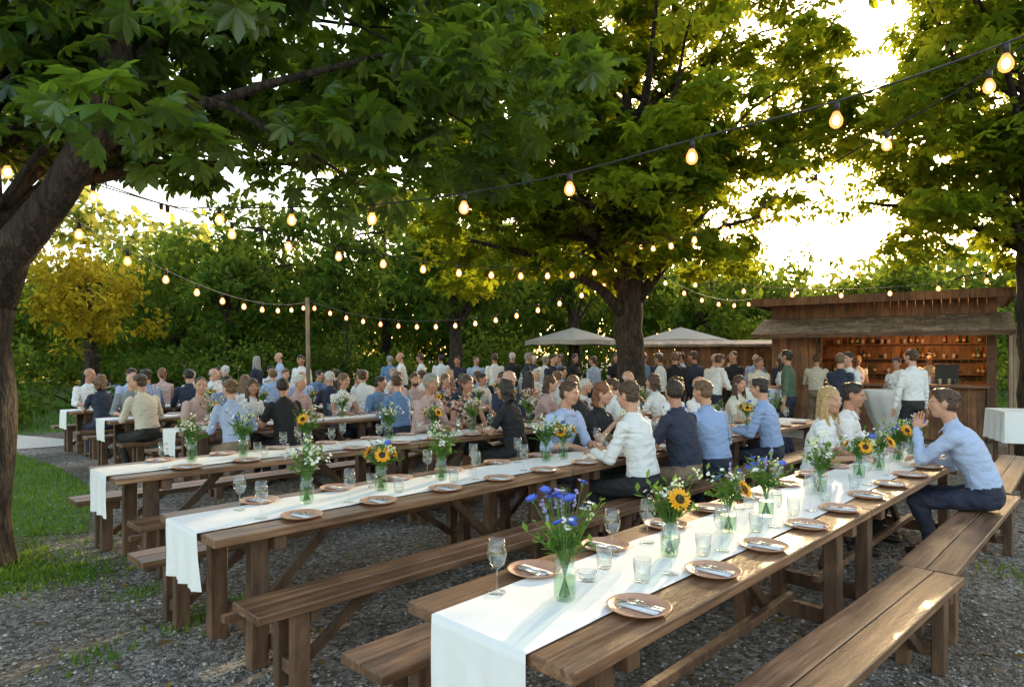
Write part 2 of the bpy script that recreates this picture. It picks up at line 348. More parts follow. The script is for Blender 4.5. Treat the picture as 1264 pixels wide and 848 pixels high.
ex=[([(-4.15,5.2,2.1),(-3.95,5.15,2.45),(-3.5,5.05,2.9),(-3.25,5.0,3.25),(-3.0,4.95,3.8),(-2.9,4.9,4.6)],[.19,.15,.125,.12,.11,.08]),
    ([(-3.3,5.0,3.2),(-2.9,5.2,3.5),(-2.0,5.4,3.9),(-1.0,5.3,4.1)],[.07,.05,.035,.02]),
    ([(-4.1,5.2,2.7),(-4.0,5.8,3.2),(-3.4,6.6,3.6),(-2.4,7.3,3.8)],[.1,.08,.05,.02])]
tree('chestnut_tree',(-4.15,5.2,0),[(-4.2,5.2,-.1),(-4.13,5.2,1.1),(-4.17,5.2,2.2),(-4.3,5.25,3.4),(-4.2,5.3,5.2)],[.2,.17,.175,.14,.08],clA,leaves(pA,T7,.25,.55,.3,bA),M_leafA,36,.04,ex)
TB=(2.15,12.0)
def condB(p):
    h=math.hypot(p[0]-TB[0],p[1]-TB[1])
    if p[2]<3.15 and h<2.0: return False
    if p[2]<2.55+.3*math.sin(p[0]*1.7): return False
    return True
clB=ell_clumps((1.4,11.8,5.7),(4.3,3.9,3.5),275,.35,condB)
pB,bB=clump_points(clB,.62,62,.4)
exB=[([(2.15,12,2.3),(1.6,11.7,2.85),(.6,11.3,3.35),(-.7,11,3.6)],[.13,.09,.06,.03]),([(2.2,12,2.6),(2.75,11.8,3.3),(3.4,11.5,4.2)],[.12,.08,.04]),([(2.15,12,2.2),(2.5,12.4,2.9),(3.1,13,3.6)],[.11,.08,.04])]
tree('chestnut_tree',(*TB,0),[(2.15,12,-.1),(2.18,12,1.2),(2.13,12,2.4),(2.2,12,3.8),(2.1,12,6.5)],[.32,.27,.25,.2,.09],clB,leaves(pB,T5,.28,.5,.3,bB),M_leafB,46,.07,exB)
def condC(p):
    zb=3.05 if p[0]<7.6 else 2.7
    return p[2]>zb+.2*math.sin(p[0]*2.2) 
clC=ell_clumps((9.0,10.8,6.1),(4.4,3.5,3.5),235,.3,condC)
pC,bC=clump_points(clC,.6,60,.42)
tree('chestnut_tree',(8.85,11,0),[(8.85,11,-.1),(8.8,11,1.3),(8.75,11,2.8),(8.7,11,4.2),(8.8,11,6.5)],[.3,.26,.24,.19,.1],clC,leaves(pC,T5,.28,.5,.3,bC),M_leafB,40,.07,[])
def bgtree(x,y,h,r,mat=M_leafBG,zc=.12,nc=90,per=58,sz=.34,name='broadleaf_tree'):
    z0=h*zc*.6
    cl=ell_clumps((x,y,(h+z0)/2),(r,r,(h-z0)/2),nc,.4)
    p,bb=clump_points(cl,r*.26,per,.6)
    tree(name,(x,y,0),[(x,y,-.1),(x+.1,y,h*.3),(x-.1,y,h*.8)],[.28,.2,.06],cl,leaves(p,T1l,sz,.9,.4,bb),mat,12,.07)
for a in [(-27,31,7.5,5),(-20.5,33,7.0,4.4),(-15,29,6.8,4.0),(-10.2,27,8.6,3.7),(-6.0,31,10.6,4.0),(-1.5,30,9.4,4.2),(4,33,9.4,4.6),(9.5,31,6.8,3.6),(14,34,6.8,4.2),(19.5,31,6.6,4),(25,33,7.5,4.5),(31,35,8.5,5),(-12.5,36,8.4,4),(-3.5,37,9,4),(0.8,36,9,4)]:
    bgtree(*a)
bgtree(-12.9,20,5.2,2.0,M_leafY,.5,60,60,.2,'yellow_lit_tree')  # backlit tree, its yellow light carried by the leaf colour
bgtree(-9.5,22,5.6,1.9,M_leafBG,.4,60,60,.24)
bgtree(-5.9,23,7.2,1.5,M_leafBG,.5,60,50,.22)
bgtree(-1.8,20,6,2.2,M_leafBG,.75,60,60,.24)
bgtree(2.0,22,6.5,2.4,M_leafBG,.75,60,60,.24)
bgtree(6.8,23,4.6,2.0,M_leafBG,.3,60,60,.24)
bgtree(12.5,21,5.2,2.3,M_leafBG,.4,60,60,.24)
cl=[]
for i in range(330):
    a=rng.uniform(-1.1,1.1); d=rng.uniform(46,58); hh=rng.uniform(.5,1)*(11.0+1.8*math.sin(a*9)); cl.append((d*math.sin(a),d*math.cos(a),hh*rng.random()**.5))
p,bb=clump_points(np.array(cl),2.3,110,.7); V,F,rn=leaves(p,T1l,.7,.9,.4,bb)
obj('distant_trees',mesh_np('distant_trees',V,F,[M_leafD],rn))
cl=[]
for i in range(210):
    x=rng.uniform(-38,38); cl.append((x,39+rng.uniform(-1.5,1.5),rng.uniform(.3,4.0)))
p,bb=clump_points(np.array(cl),1.5,110,.8); V,F,rn=leaves(p,T1l,.42,.9,.4,bb)
obj('hedgerow',mesh_np('hedgerow',V,F,[M_leafBG],rn))
def shrub(x,y,r,h,mat=M_leafBG):
    cl=ell_clumps((x,y,h*.5),(r,r,h*.5),26,.5,lambda p:p[2]>.1); p,bb=clump_points(cl,r*.36,75,.7)
    V,F,rn=leaves(p,T1l,.15,.9,.4,bb); mb=MB()
    for q in range(7):
        c=cl[q]; mb.tube([(x,y,-.05),((x+c[0])/2,(y+c[1])/2,c[2]*.6),tuple(c)],[.04,.025,.01],6)
    e=bpy.data.objects.new('shrub',None); COL.objects.link(e)
    obj('stems',mb.mesh('stems',[M_bark],True),parent=e); obj('foliage',mesh_np('foliage',V,F,[mat],rn),parent=e)
for a in [(-11.6,14.8,1.25,2.1),(-14,16,1.6,2.4),(-17,18,1.8,2.6),(-13.6,21,1.8,2.2),(-10.6,20.5,1.7,1.9),(-7.6,19.5,1.7,2.1),(-8.8,24,2,2.8),(-5.2,22,1.8,2.6),(-3.4,21,1.6,2.1),(-.6,23,1.9,2.7),(1.6,26,2,2.6),(4.5,25,2,2.6),(8.6,24,1.9,2.8),(11.5,23,1.9,2.6),(15,22,2.2,2.6),(19,24,2.4,2.8),(-20,21,2.2,2.8)]:
    shrub(*a)
n=1100; P=np.stack([rng.uniform(-6,6,n),3+rng.random(n)**1.3*9,np.full(n,.014)],1)
V,F,rn=leaves(P,T1l,.06,.25,.4); obj('fallen_leaves',mesh_np('fallen_leaves',V,F,[M_litter],rn))
print('trees',time.time()-T0)
# ------------------------------------------------------------------ tables and benches
U=Vector((.698,.716,0)); Vv=Vector((.716,-.698,0)); RZ=math.atan2(.716,.698)
UL=2.8
def table_mesh():
    mb=MB(); Lh=UL-.012
    for j in(-1,0,1): mb.box((UL/2,j*.266,.7325),(Lh,.259,.045),0)
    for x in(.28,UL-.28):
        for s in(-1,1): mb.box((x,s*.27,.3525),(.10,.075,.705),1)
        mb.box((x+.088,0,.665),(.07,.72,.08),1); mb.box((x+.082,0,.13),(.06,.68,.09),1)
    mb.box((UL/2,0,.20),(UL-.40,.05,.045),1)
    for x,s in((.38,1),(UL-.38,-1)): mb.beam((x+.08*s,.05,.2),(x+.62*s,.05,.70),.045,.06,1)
    return bev(mb.mesh('wooden_table',[M_table,M_leg]),.005)
def bench_mesh():
    mb=MB(); Lh=UL-.012
    for j in(-1,1): mb.box((UL/2,j*.0735,.44),(Lh,.141,.042),0)
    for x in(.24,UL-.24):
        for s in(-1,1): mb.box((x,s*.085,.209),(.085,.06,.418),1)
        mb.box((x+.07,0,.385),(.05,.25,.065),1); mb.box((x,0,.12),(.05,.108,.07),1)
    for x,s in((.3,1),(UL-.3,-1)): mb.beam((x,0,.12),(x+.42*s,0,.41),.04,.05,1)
    return bev(mb.mesh('wooden_bench',[M_table,M_leg]),.004)
TM=table_mesh(); BM=bench_mesh()
rows=[((-.11,2.15),2,.44,'T1'),((-1.75,3.5),3,.30,'T2'),((-3.2,5.1),3,.32,'T3'),((-4.156,7.985),3,.3,'T4'),((-5.87,9.38),3,.3,'T5'),((-7.446,10.915),2,.3,'T6'),((-8.46,13.02),2,.3,'T7')]
def pos(i,s,t,z=0):
    o=rows[i][0]; return Vector((o[0],o[1],z))+U*s+Vv*t
def runner(Lr,hang,i):
    ny=18; V=[];F=[]
    prof=[]
    for k in range(14): 
        q=k/13; prof.append((-.014-.004*math.sin(q*3),.760-hang*(1-q),1-q))
    n2=int(Lr/.04)
    for k in range(n2+1): prof.append((Lr*k/n2 ,.7605,0))
    for k in range(1,9): prof.append((Lr+.012,.760-.28*k/8,0))
    for (x,z,h) in prof:
        for j in range(ny+1):
            y=-.225+.45*j/ny; wv=.013*h*math.sin(y*38+i)+.008*h*math.sin(y*71+i*2)
            zz=z+(.009*max(0,noise.noise(Vector((x*3.5,y*9,i*5))))+.004*max(0,noise.noise(Vector((x*1.2+y*9,y*26,i*5+3)))) if h==0 and x<=Lr and x>.02 else 0)
            V.append((x-wv,y+.008*math.sin(x*2+i)+.012*h*math.sin(z*9),zz))
    for a in range(len(prof)-1):
        for j in range(ny): q=a*(ny+1)+j; F.append((q,q+ny+1,q+ny+2,q+1))
    mb=MB(); mb.add(V,F); return mb.mesh('table_runner',[M_cloth],True)
for i,(o,nu,hang,nm) in enumerate(rows):
    for k in range(nu):
        obj('wooden_table',TM,pos(i,k*UL,0),RZ)
        j=random.uniform(-.012,.012)
        if i==0:
            obj('wooden_bench',BM,pos(0,k*UL-.05,-.63),RZ+R_(random.uniform(-.4,.4)))
            obj('wooden_bench',BM,pos(0,k*UL+.02,.60 if k==0 else .66),RZ+R_(-2.2 if k==0 else .6))
        else:
            obj('wooden_bench',BM,pos(i,k*UL-.06+j,-.64),RZ+R_(random.uniform(-.5,.5)))
            obj('wooden_bench',BM,pos(i,k*UL+.05-j,.62),RZ+R_(random.uniform(-.5,.5)))
    obj('table_runner',runner(nu*UL,hang,i),pos(i,0,0),RZ)
obj('wooden_bench',BM,pos(0,2*UL+.1,.55),RZ+R_(3)); obj('wooden_bench',BM,pos(0,2*UL+.1,-.6),RZ)
# ------------------------------------------------------------------ tableware
TZ=.7555
mb=MB()
mb.lathe([(0,.004),(.07,.004),(.078,.006),(.108,.018),(.114,.021),(.116,.019),(.108,.014),(.08,.0),(0,.0)],32,0)
mb.box((0,-.005,.010),(.05,.15,.006),1,Matrix.Rotation(R_(8),3,'Z'))
mb.box((.010,-.03,.0155),(.011,.11,.003),2,Matrix.Rotation(R_(12),3,'Z')); mb.box((-.006,.055,.0155),(.017,.075,.002),2,Matrix.Rotation(R_(12),3,'Z'))
mb.box((.036,-.03,.0150),(.010,.10,.003),2,Matrix.Rotation(R_(4),3,'Z'))
for q in(-1,0,1): mb.box((.033+q*.006,.045,.0150),(.003,.05,.002),2,Matrix.Rotation(R_(4),3,'Z'))
mb.box((.034,.022,.0150),(.019,.014,.002),2)
PL=mb.mesh('place_setting',[M_terra,M_napkin,M_steel],True)
mb=MB(); mb.lathe([(0,.002),(.034,.002),(.035,.004),(.006,.009),(.0035,.02),(.0035,.085),(.008,.092),(.028,.108),(.037,.135),(.038,.155),(.030,.205),(.0295,.205),(.0368,.155),(.0358,.137),(.027,.110),(0,.097)],24,0)
WG=mb.mesh('wine_glass',[M_glass],True)
mb=MB(); mb.lathe([(0,.002),(.028,.002),(.031,.01),(.036,.095),(.0345,.095),(.0295,.012),(0,.010)],22,0)
TG=mb.mesh('water_glass',[M_glass],True)
mb=MB(); mb.lathe([(0,.002),(.036,.002),(.042,.008),(.043,.035),(.036,.036),(.034,.012),(0,.010)],22,0); AS=mb.mesh('glass_tealight_holder',[M_glass],True)
M_stem=plain('stems',(.08,.18,.035),.6); M_fl=leafmat('bouquet_leaves',[(0,(.035,.11,.02)),(1,(.13,.24,.05))],(.25,.4,.06),.3)
M_blue=plain('cornflower_petals',(.09,.15,.60),.6); M_white=plain('daisy_petals',(.80,.80,.74),.6); M_yel=plain('sunflower_petals',(.92,.45,.015),.55); M_brn=plain('sunflower_centre',(.05,.025,.012),.9); M_water=glassmat('vase_water',(.80,.92,.78),.0); M_pale=plain('pale_blossom',(.68,.72,.42),.7); M_lav=plain('lavender_blossom',(.34,.27,.58),.7)
VM=[M_jar,M_stem,M_fl,M_blue,M_white,M_yel,M_brn,M_water,M_pale,M_lav]
def bouquet(seed,blue,white,sun,pale,h=.24,leafn=26,lav=0,sa=None):
    random.seed(seed); mb=MB()
    mb.lathe([(0,.003),(.033,.003),(.038,.010),(.040,.03),(.040,.10),(.033,.118),(.031,.124),(.037,.135),(.037,.150),(.036,.150),(.034,.135),(.028,.122)],22,0)
    mb.lathe([(.036,.013),(.036,.085),(0,.085)],18,7)
    heads=[('b',)]*blue+[('w',)]*white+[('s',)]*sun+[('p',)]*pale+[('l',)]*lav
    def stem(hh,spr,aa=None):
        a=random.uniform(0,6.28) if aa is None else aa; e=Vector((math.cos(a)*spr,math.sin(a)*spr,.15+hh)); s=Vector((-math.cos(a)*.02,-math.sin(a)*.02,.015)); mid=Vector((math.cos(a)*.02,math.sin(a)*.02,.15))
        mb.tube([s,mid,mid.lerp(e,.55)+Vector((0,0,.015)),e],[.0016,.0018,.0015,.0012],5,1); return e,(e-mid).normalized(),a
    def frame(d,tilt=0):
        z=(d+Vector((random.uniform(-1,1),random.uniform(-1,1),0))*tilt).normalized(); x=Vector((1,.2,0)).cross(z).normalized(); return x,z.cross(x),z
    def petals(c,fr,n,L0,w,lift,mat,layers=1,r0=.1):
        x,y,z=fr
        for ly in range(layers):
            for k in range(n):
                a=6.28*(k+ly*.5)/n+random.uniform(-.08,.08); d=x*math.cos(a)+y*math.sin(a); p=x*-math.sin(a)+y*math.cos(a); ll=L0*random.uniform(.85,1.1)*(1-.2*ly); lf=lift+ly*.35
                mb.add([c+d*ll*r0,c+d*ll*.6+p*w+z*ll*.6*lf,c+d*ll+z*ll*lf*.8,c+d*ll*.6-p*w+z*ll*.6*lf],[(0,3,2,1)],mat)
    ns=0
    for hd in heads:
        k=hd[0]
        if k=='s':
            a=2.1*ns+(5.3 if sa is None else sa); ns+=1; e,d,a=stem(h*random.uniform(.40,.65),.08,a); dd=(Vector((math.cos(a),math.sin(a),0))*.85+Vector((0,0,.5))).normalized(); fr=frame(dd,.1)
            petals(e,fr,18,.054,.010,.12,5,2,.25); mb.ell(e+dd*.004,(.023,.023,.010),Matrix(fr).transposed(),12,6,6)
        elif k=='b':
            e,d,_=stem(h*random.uniform(.55,1.1),random.uniform(.03,.13)); fr=frame(d,.5); petals(e,fr,9,.024,.007,.4,3,2); mb.ell(e-d*.006,(.006,.006,.009),None,6,4,1)
        elif k=='w':
            e,d,_=stem(h*random.uniform(.5,1.05),random.uniform(.03,.12)); 
            for q in range(5):
                c=e+Vector([random.uniform(-.022,.022) for _ in range(3)]); petals(c,frame(d,.6),7,.012,.004,.2,4)
        elif k=='p':
            e,d,_=stem(h*random.uniform(.6,1.2),random.uniform(.03,.12))
            for q in range(9): mb.ell(e+Vector([random.uniform(-.02,.02) for _ in range(3)]),(.006,)*3,None,6,4,8)
        else:
            e,d,_=stem(h*random.uniform(.8,1.25),random.uniform(.02,.12))
            for q in range(10): mb.ell(e-d*(q*.007)+Vector([random.uniform(-.006,.006) for _ in range(3)]),(.006,)*3,None,6,4,9)
    for q in range(leafn):
        e,d,a=stem(h*random.uniform(.10,.95),random.uniform(.03,.14)); 
        for z in range(5):
            t=1-z*.17; c=Vector((0,0,.15)).lerp(e,t); dr=Vector((random.uniform(-1,1),random.uniform(-1,1),random.uniform(-.1,.9))).normalized(); L0=random.uniform(.03,.055); p=dr.cross(Vector((0,0,1))).normalized()*L0*.24
            mb.add([c,c+dr*L0*.5+p,c+dr*L0,c+dr*L0*.5-p],[(0,1,2,3)],2)
    return mb.mesh('flower_vase',VM,False)
BQ=[bouquet(1,12,3,0,1,.24,28,4),bouquet(2,0,6,1,4,.19,38,0,5.0),bouquet(3,5,3,1,1,.17,28,1,5.6),bouquet(4,1,6,0,5,.2,34),bouquet(5,1,4,3,3,.16,32,0,4.4),bouquet(6,0,9,0,4,.19,32,1),bouquet(8,7,3,0,3,.18,34,2)]
random.seed(11)
def put(me,nm,i,s,t,rz=None,sc=1): obj(nm,me,pos(i,s,t,TZ+(.0085 if abs(t)<.21 else .001)),random.uniform(0,6.28) if rz is None else rz,sc)
for s,k,r0 in [(.405,0,1.0),(1.14,1,0),(1.71,2,0),(2.17,6,0),(3.01,3,0),(3.81,4,.3),(4.3,2,-.3),(4.85,1,0),(5.3,6,0)]: put(BQ[k],'flower_vase',0,s,.03,r0,1.03)
for s,k,r0 in [(.71,5,-1.0),(1.25,4,.6),(1.77,3,0),(2.92,5,0),(3.15,4,0),(4.15,3,0),(5.0,2,0),(5.9,5,0),(6.8,4,0),(7.6,0,0)]: put(BQ[k],'flower_vase',1,s,.0,r0,1.08)
for s,k in [(.68,5),(1.12,3),(1.75,1),(2.7,5),(3.3,4),(3.9,3),(4.9,5),(5.8,2),(6.6,5),(7.6,3)]: put(BQ[k],'flower_vase',2,s,.0,None,1.12)
for i in (3,4,5,6):
    for k in range(rows[i][1]*3): put(BQ[random.choice([1,2,3,4,5,6])],'flower_vase',i,.5+k*.93,random.uniform(-.05,.05))
for i in range(7):
    n=int(rows[i][1]*UL/.52)
    for k in range(n):
        s=.54+k*.52
        if s>rows[i][1]*UL-.15: continue
        for sg in(-1,1):
            if i>2 and random.random()<.4: continue
            put(PL,'place_setting',i,s+random.uniform(-.03,.03),sg*.27,RZ+(math.pi if sg<0 else 0)+random.uniform(-.2,.2))
            if random.random()<.7 and not (i==0 and k==0): put(WG,'wine_glass',i,s-.2*sg*.8+random.uniform(-.04,.04),sg*.16)
            if random.random()<.35: put(TG,'water_glass',i,s+.22+random.uniform(-.03,.03),sg*.13)
put(WG,'wine_glass',0,.28,-.2); put(WG,'wine_glass',0,.98,-.17); put(TG,'water_glass',0,.80,-.08); put(AS,'glass_tealight_holder',0,.63,-.04); put(WG,'wine_glass',1,.35,-.12)
# ------------------------------------------------------------------ string lights
def string(p0,pts,spacing,bs=1.12):
    P=[Vector(p) for p in pts]; dense=[]
    for i in range(len(P)-1):
        a=P[max(i-1,0)];b_=P[i];c=P[i+1];d=P[min(i+2,len(P)-1)]
        for k in range(20):
            t=k/20; dense.append(.5*((2*b_)+(-a+c)*t+(2*a-5*b_+4*c-d)*t*t+(-a+3*b_-3*c+d)*t**3))
    dense.append(P[-1]); mb=MB(); mb.tube(dense,[.006]*len(dense),5,0)
    acc=p0
    for i in range(len(dense)-1):
        sg=(dense[i+1]-dense[i]).length
        while acc<=sg:
            c=dense[i].lerp(dense[i+1],acc/sg); 
            mb.lathe([(r_*bs,z_*bs) for r_,z_ in [(.0,.0),(.015,0),(.017,-.02),(.014,-.055),(0,-.056)]],10,0,c)
            mb.lathe([(r_*bs,z_*bs) for r_,z_ in [(.013,-.052),(.020,-.066),(.031,-.088),(.034,-.106),(.029,-.126),(.015,-.139),(0,-.142)]],12,1,c)
            mb.ell(c+Vector((0,0,-.10*bs)),(.017*bs,.017*bs,.026*bs),None,8,6,2)
            acc+=spacing
        acc-=sg
    return obj('string_lights',mb.mesh('string_lights',[M_black,M_globe,M_core],True))
def sag(a,b_,d,n=6):
    a=Vector(a);b_=Vector(b_); return [a.lerp(b_,k/n)-Vector((0,0,d*4*(k/n)*(1-k/n))) for k in range(n+1)]
string(.22,[(5.4,2.0,4.35),(3.99,2.64,3.70),(2.55,3.3,3.26),(1.83,3.63,3.08),(1.1,3.96,2.97),(.39,4.29,2.86),(-.33,4.62,2.81),(-1.05,4.95,2.80),(-1.77,5.28,2.86),(-2.5,5.6,2.93),(-3.2,5.94,3.05),(-4.15,5.35,3.37)],.79,1.05)
string(.28,[(3.6,1.6,4.2),(3.3,3.0,3.8),(3.04,4.2,3.48),(2.83,5.0,3.36),(2.55,6.4,3.2),(2.3,8,3.2),(2.1,10,3.4),(2.1,11.8,3.8)],.82,1.05)
string(.1,sag((-4.2,5.3,3.3),(2.0,11.8,3.35),.42),.62,1.2)
string(.2,sag((-4.67,15,2.93),(2.0,12.1,3.2),.66),.46,1.25)
string(.2,sag((-4.3,5.5,3.2),(-4.67,15,2.9),.42),.9,1.2)
string(.2,sag((2.3,12.1,3.3),(9.2,12.1,3.25),.38),.9,1.15)
string(.3,sag((2.3,12.1,3.5),(5.6,15.3,3.0),.3),.7,1.15)
mb=MB(); mb.tube([(-4.67,15,-.1),(-4.66,15,1.5),(-4.68,15,3.0)],[.055,.05,.045],10); obj('light_pole',mb.mesh('light_pole',[M_slat],True))
# ------------------------------------------------------------------ bar hut
hut=bpy.data.objects.new('wooden_bar_hut',None); COL.objects.link(hut); hut.location=(5.9,14.9,0); hut.rotation_euler=(0,0,math.atan2(-.572,.82))
HL,HD=4.1,2.8
def planks(mb,x0,x1,z0,z1,y,axis='x',w=.145,mat=0,th=.03):
    n=max(1,round((x1-x0)/w)); w=(x1-x0)/n
    for k in range(n):
        c=x0+w*(k+.5); j=random.uniform(-.003,.003)
        if axis=='x': mb.box((c,y+j,(z0+z1)/2),(w-.008,th,z1-z0),mat)
        else: mb.box((y+j,c,(z0+z1)/2),(th,w-.008,z1-z0),mat)
def child(mb,nm,mats,smooth=False,bevw=None):
    me=mb.mesh(nm,mats,smooth); 
    if bevw: me=bev(me,bevw)
    return obj(nm,me,parent=hut)
mb=MB(); planks(mb,0,.93,0,2.28,0); planks(mb,0,HL,2.29,2.80,0); planks(mb,.94,HL-.16,0,1.04,0); child(mb,'front_wall',[M_hut])
mb=MB(); planks(mb,.03,HD,0,2.8,.0,'y'); planks(mb,.03,HD,0,2.8,HL,'y'); planks(mb,.0,HL,0,2.8,HD+.02); child(mb,'side_and_back_walls',[M_hut])
mb=MB(); mb.box((HL-.08,-.01,1.14),(.14,.12,2.28),0); mb.box((.99,.0,1.66),(.09,.09,1.14),0); mb.box((2.5,-.01,2.24),(3.1,.10,.09),0); child(mb,'posts',[M_hutd],bevw=.006)
mb=MB(); mb.box((2.45,.02,1.075),(3.1,.55,.05),0); child(mb,'counter_top',[M_table],bevw=.006)
mb=MB(); mb.box((HL/2,HD/2-.1,2.86),(HL+.5,HD+1.0,.10),0); mb.box((HL/2,-.645,2.84),(HL+.54,.03,.17),1); mb.box((-.26,HD/2-.1,2.84),(.03,HD+1.0,.17),1); mb.box((HL+.26,HD/2-.1,2.84),(.03,HD+1.0,.17),1); child(mb,'roof',[M_awn,M_hut])
mb=MB()
for r_ in range(7):
    y=-.08-.165*r_; z=2.47-.052*r_
    n=26
    for k in range(n):
        x=-.15+ (HL+.4)*(k+.5)/n; mb.box((x,y,z+random.uniform(-.004,.004)),((HL+.4)/n-.006,.21,.018),0,Matrix.Rotation(R_(14),3,'X'))
mb.box((HL/2+.05,-1.16,2.09),(HL+.4,.03,.09),1)
for k in range(7): mb.beam((-.05+k*.72,-.02,2.40),(-.05+k*.72,-1.13,2.06),.05,.07,1)
child(mb,'awning',[M_awn,M_hutd])
mb=MB()
for z in(1.25,1.6,1.95): mb.box((2.3,HD-.15,z),(3.3,.26,.03),0)
mb.box((2.3,HD-.2,.5),(3.3,.35,.9),0); child(mb,'shelves',[M_hutd])
M_bot=[plain('bottle_amber',(.20,.07,.015),.15),plain('bottle_green',(.03,.09,.03),.15),plain('bottle_label',(.4,.33,.24),.6),plain('mug',(.4,.38,.35),.3)]
mb=MB()
for z in(1.265,1.615,1.965):
    x=.8
    while x<3.85:
        k=random.choice([0,0,1,1,2,3]); x+=random.choice([random.uniform(.08,.14),random.uniform(.15,.5)])
        if k<3: 
            h=random.uniform(.75,1.1); mb.lathe([(0,0),(.035,0),(.036,.16*h),(.014,.2*h),(.013,.26*h),(0,.26*h)],10,k if k<2 else 0,(x,HD-.17,z)); mb.lathe([(.0372,.04),(.0372,.10)],10,2,(x,HD-.17,z))
        else: mb.lathe([(0,0),(.04,0),(.042,.11),(.0,.11)],10,3,(x,HD-.17,z))
child(mb,'bottles',M_bot,True)
mb=MB()
for x in (1.4,1.55,1.7,3.2,3.35,3.48,3.6): mb.lathe([(0,0),(.032,0),(.036,.12),(.034,.12),(.03,.01),(0,.008)],12,0,(x,.05,1.1))
mb.box((2.9,.1,1.18),(.28,.2,.16),1); mb.box((3.3,.6,1.25),(.4,.35,.5),2); child(mb,'counter_items',[M_glass,M_napkin,M_black])
mb=MB()
for x in(1.5,2.6,3.5): mb.lathe([(0,.09),(.02,.09),(.09,.0),(.085,0),(.0,.08)],14,0,(x,1.0,2.2)); mb.ell((x,1.0,2.19),(.035,)*3,None,10,6,1); mb.tube([(x,1,2.28),(x,1,2.8)],[.006,.006],5,0)
child(mb,'pendant_lamps',[M_black,M_core],True)
pl=bpy.data.lights.new('bar_lamp','POINT'); pl.energy=100; pl.color=(1,.50,.19); pl.shadow_soft_size=.08
o=obj('bar_lamp_light',pl,parent=hut); o.location=(3.0,.9,2.05)
mb=MB(); planks(mb,0,1.9,0,2.2,0,w=.09); fo=obj('slatted_fence',mb.mesh('slatted_fence',[M_slat]),(9.42,12.45,0),R_(8))
mb=MB(); planks(mb,0,4.2,0,1.95,0,w=.14); mb.box((2.1,-.15,2.02),(4.5,.9,.07),1,Matrix.Rotation(R_(8),3,'X'))
obj('wooden_fence',mb.mesh('wooden_fence',[M_hut,M_awn]),(3.6,18.6,0),R_(-12))
M_par=plain('parasol_canvas',(.42,.36,.30),.85,0,6,.2,.08)
mb=MB(); mb.tube([(0,0,0),(0,0,2.6)],[.03,.025],10,1); mb.lathe([(.3,0),(.3,.06),(.04,.09)],14,1)
V=[(0,0,2.56)];F=[]
for k in range(8):
    a=6.283*k/8; V.append((1.5*math.cos(a),1.5*math.sin(a),2.14))
for k in range(8):
    a=6.283*(k+.5)/8; V.append((1.34*math.cos(a),1.34*math.sin(a),2.17))
for k in range(8):
    F+=[(0,1+k,9+k),(0,9+k,1+(k+1)%8)]
V+= [(x,y,z-.14) for x,y,z in V[1:17]]
for k in range(8):
    F+=[(1+k,17+k,25+k,9+k),(9+k,25+k,17+(k+1)%8,1+(k+1)%8)]
mb.add(V,F,0)
for k in range(8):
    a=6.283*k/8; mb.tube([(0,0,2.08),(1.45*math.cos(a),1.45*math.sin(a),2.13)],[.008,.008],4,1)
PM=mb.mesh('parasol',[M_par,M_hutd])
for x,y in((1.9,20.5),(5.2,20.2)): obj('parasol',PM,(x,y,0),random.random())
mb=MB(); prof=[(0,1.105),(.36,1.105),(.385,1.09),(.38,1.0),(.30,.72),(.20,.48),(.19,.40),(.24,.2),(.30,.02)]
V=[];F=[];seg=40
for r0,z in prof:
    for k in range(seg):
        a=6.283*k/seg; rr=r0*(1+ (0 if z>1.05 else .05*math.sin(a*9+z*2))); V.append((rr*math.cos(a),rr*math.sin(a),z))
for i in range(len(prof)-1):
    for k in range(seg): k2=(k+1)%seg; F.append((i*seg+k,(i+1)*seg+k,(i+1)*seg+k2,i*seg+k2))
mb.add(V,F,0)
for q in range(4): mb.lathe([(0,0),(.03,0),(.034,.11),(.032,.11),(.028,.01),(0,.008)],12,1,(random.uniform(-.25,.25),random.uniform(-.25,.25),1.106))
CT=mb.mesh('cocktail_table',[M_cloth,M_glass],True)
for x,y in((4.25,11.4),(6.25,10.9),(3.2,14.6),(.2,17)): obj('cocktail_table',CT,(x,y,0),random.random()*6)
mb=MB(); mb.box((0,0,.90),(1.5,.75,.03),0); 
for sx in(-1,1):
    for sy in(-1,1): mb.box((sx*.66,sy*.3,.44),(.05,.05,.88),1)
V=[];F=[];ring=[]
for k in range(60):
    a=k/60*4; sd_=int(a); f=a-sd_; c=[(-.76,-.385),(.76,-.385),(.76,.385),(-.76,.385),(-.76,-.385)]; ring.append((c[sd_][0]*(1-f)+c[sd_+1][0]*f,c[sd_][1]*(1-f)+c[sd_+1][1]*f))
for z in(.919,.7,.5):
    for k,(x,y) in enumerate(ring):
        w_=1+(.03*math.sin(k*1.3) if z<.9 else 0)*(.92-z)*3; V.append((x*w_,y*w_,z))
for i in range(2):
    for k in range(60): k2=(k+1)%60; F.append((i*60+k,(i+1)*60+k,(i+1)*60+k2,i*60+k2))
F.append(tuple(range(60)))
mb.add(V,F,0); obj('buffet_table',mb.mesh('buffet_table',[M_cloth,M_leg]),(7.45,8.9,0),R_(-20))
print('props',time.time()-T0)
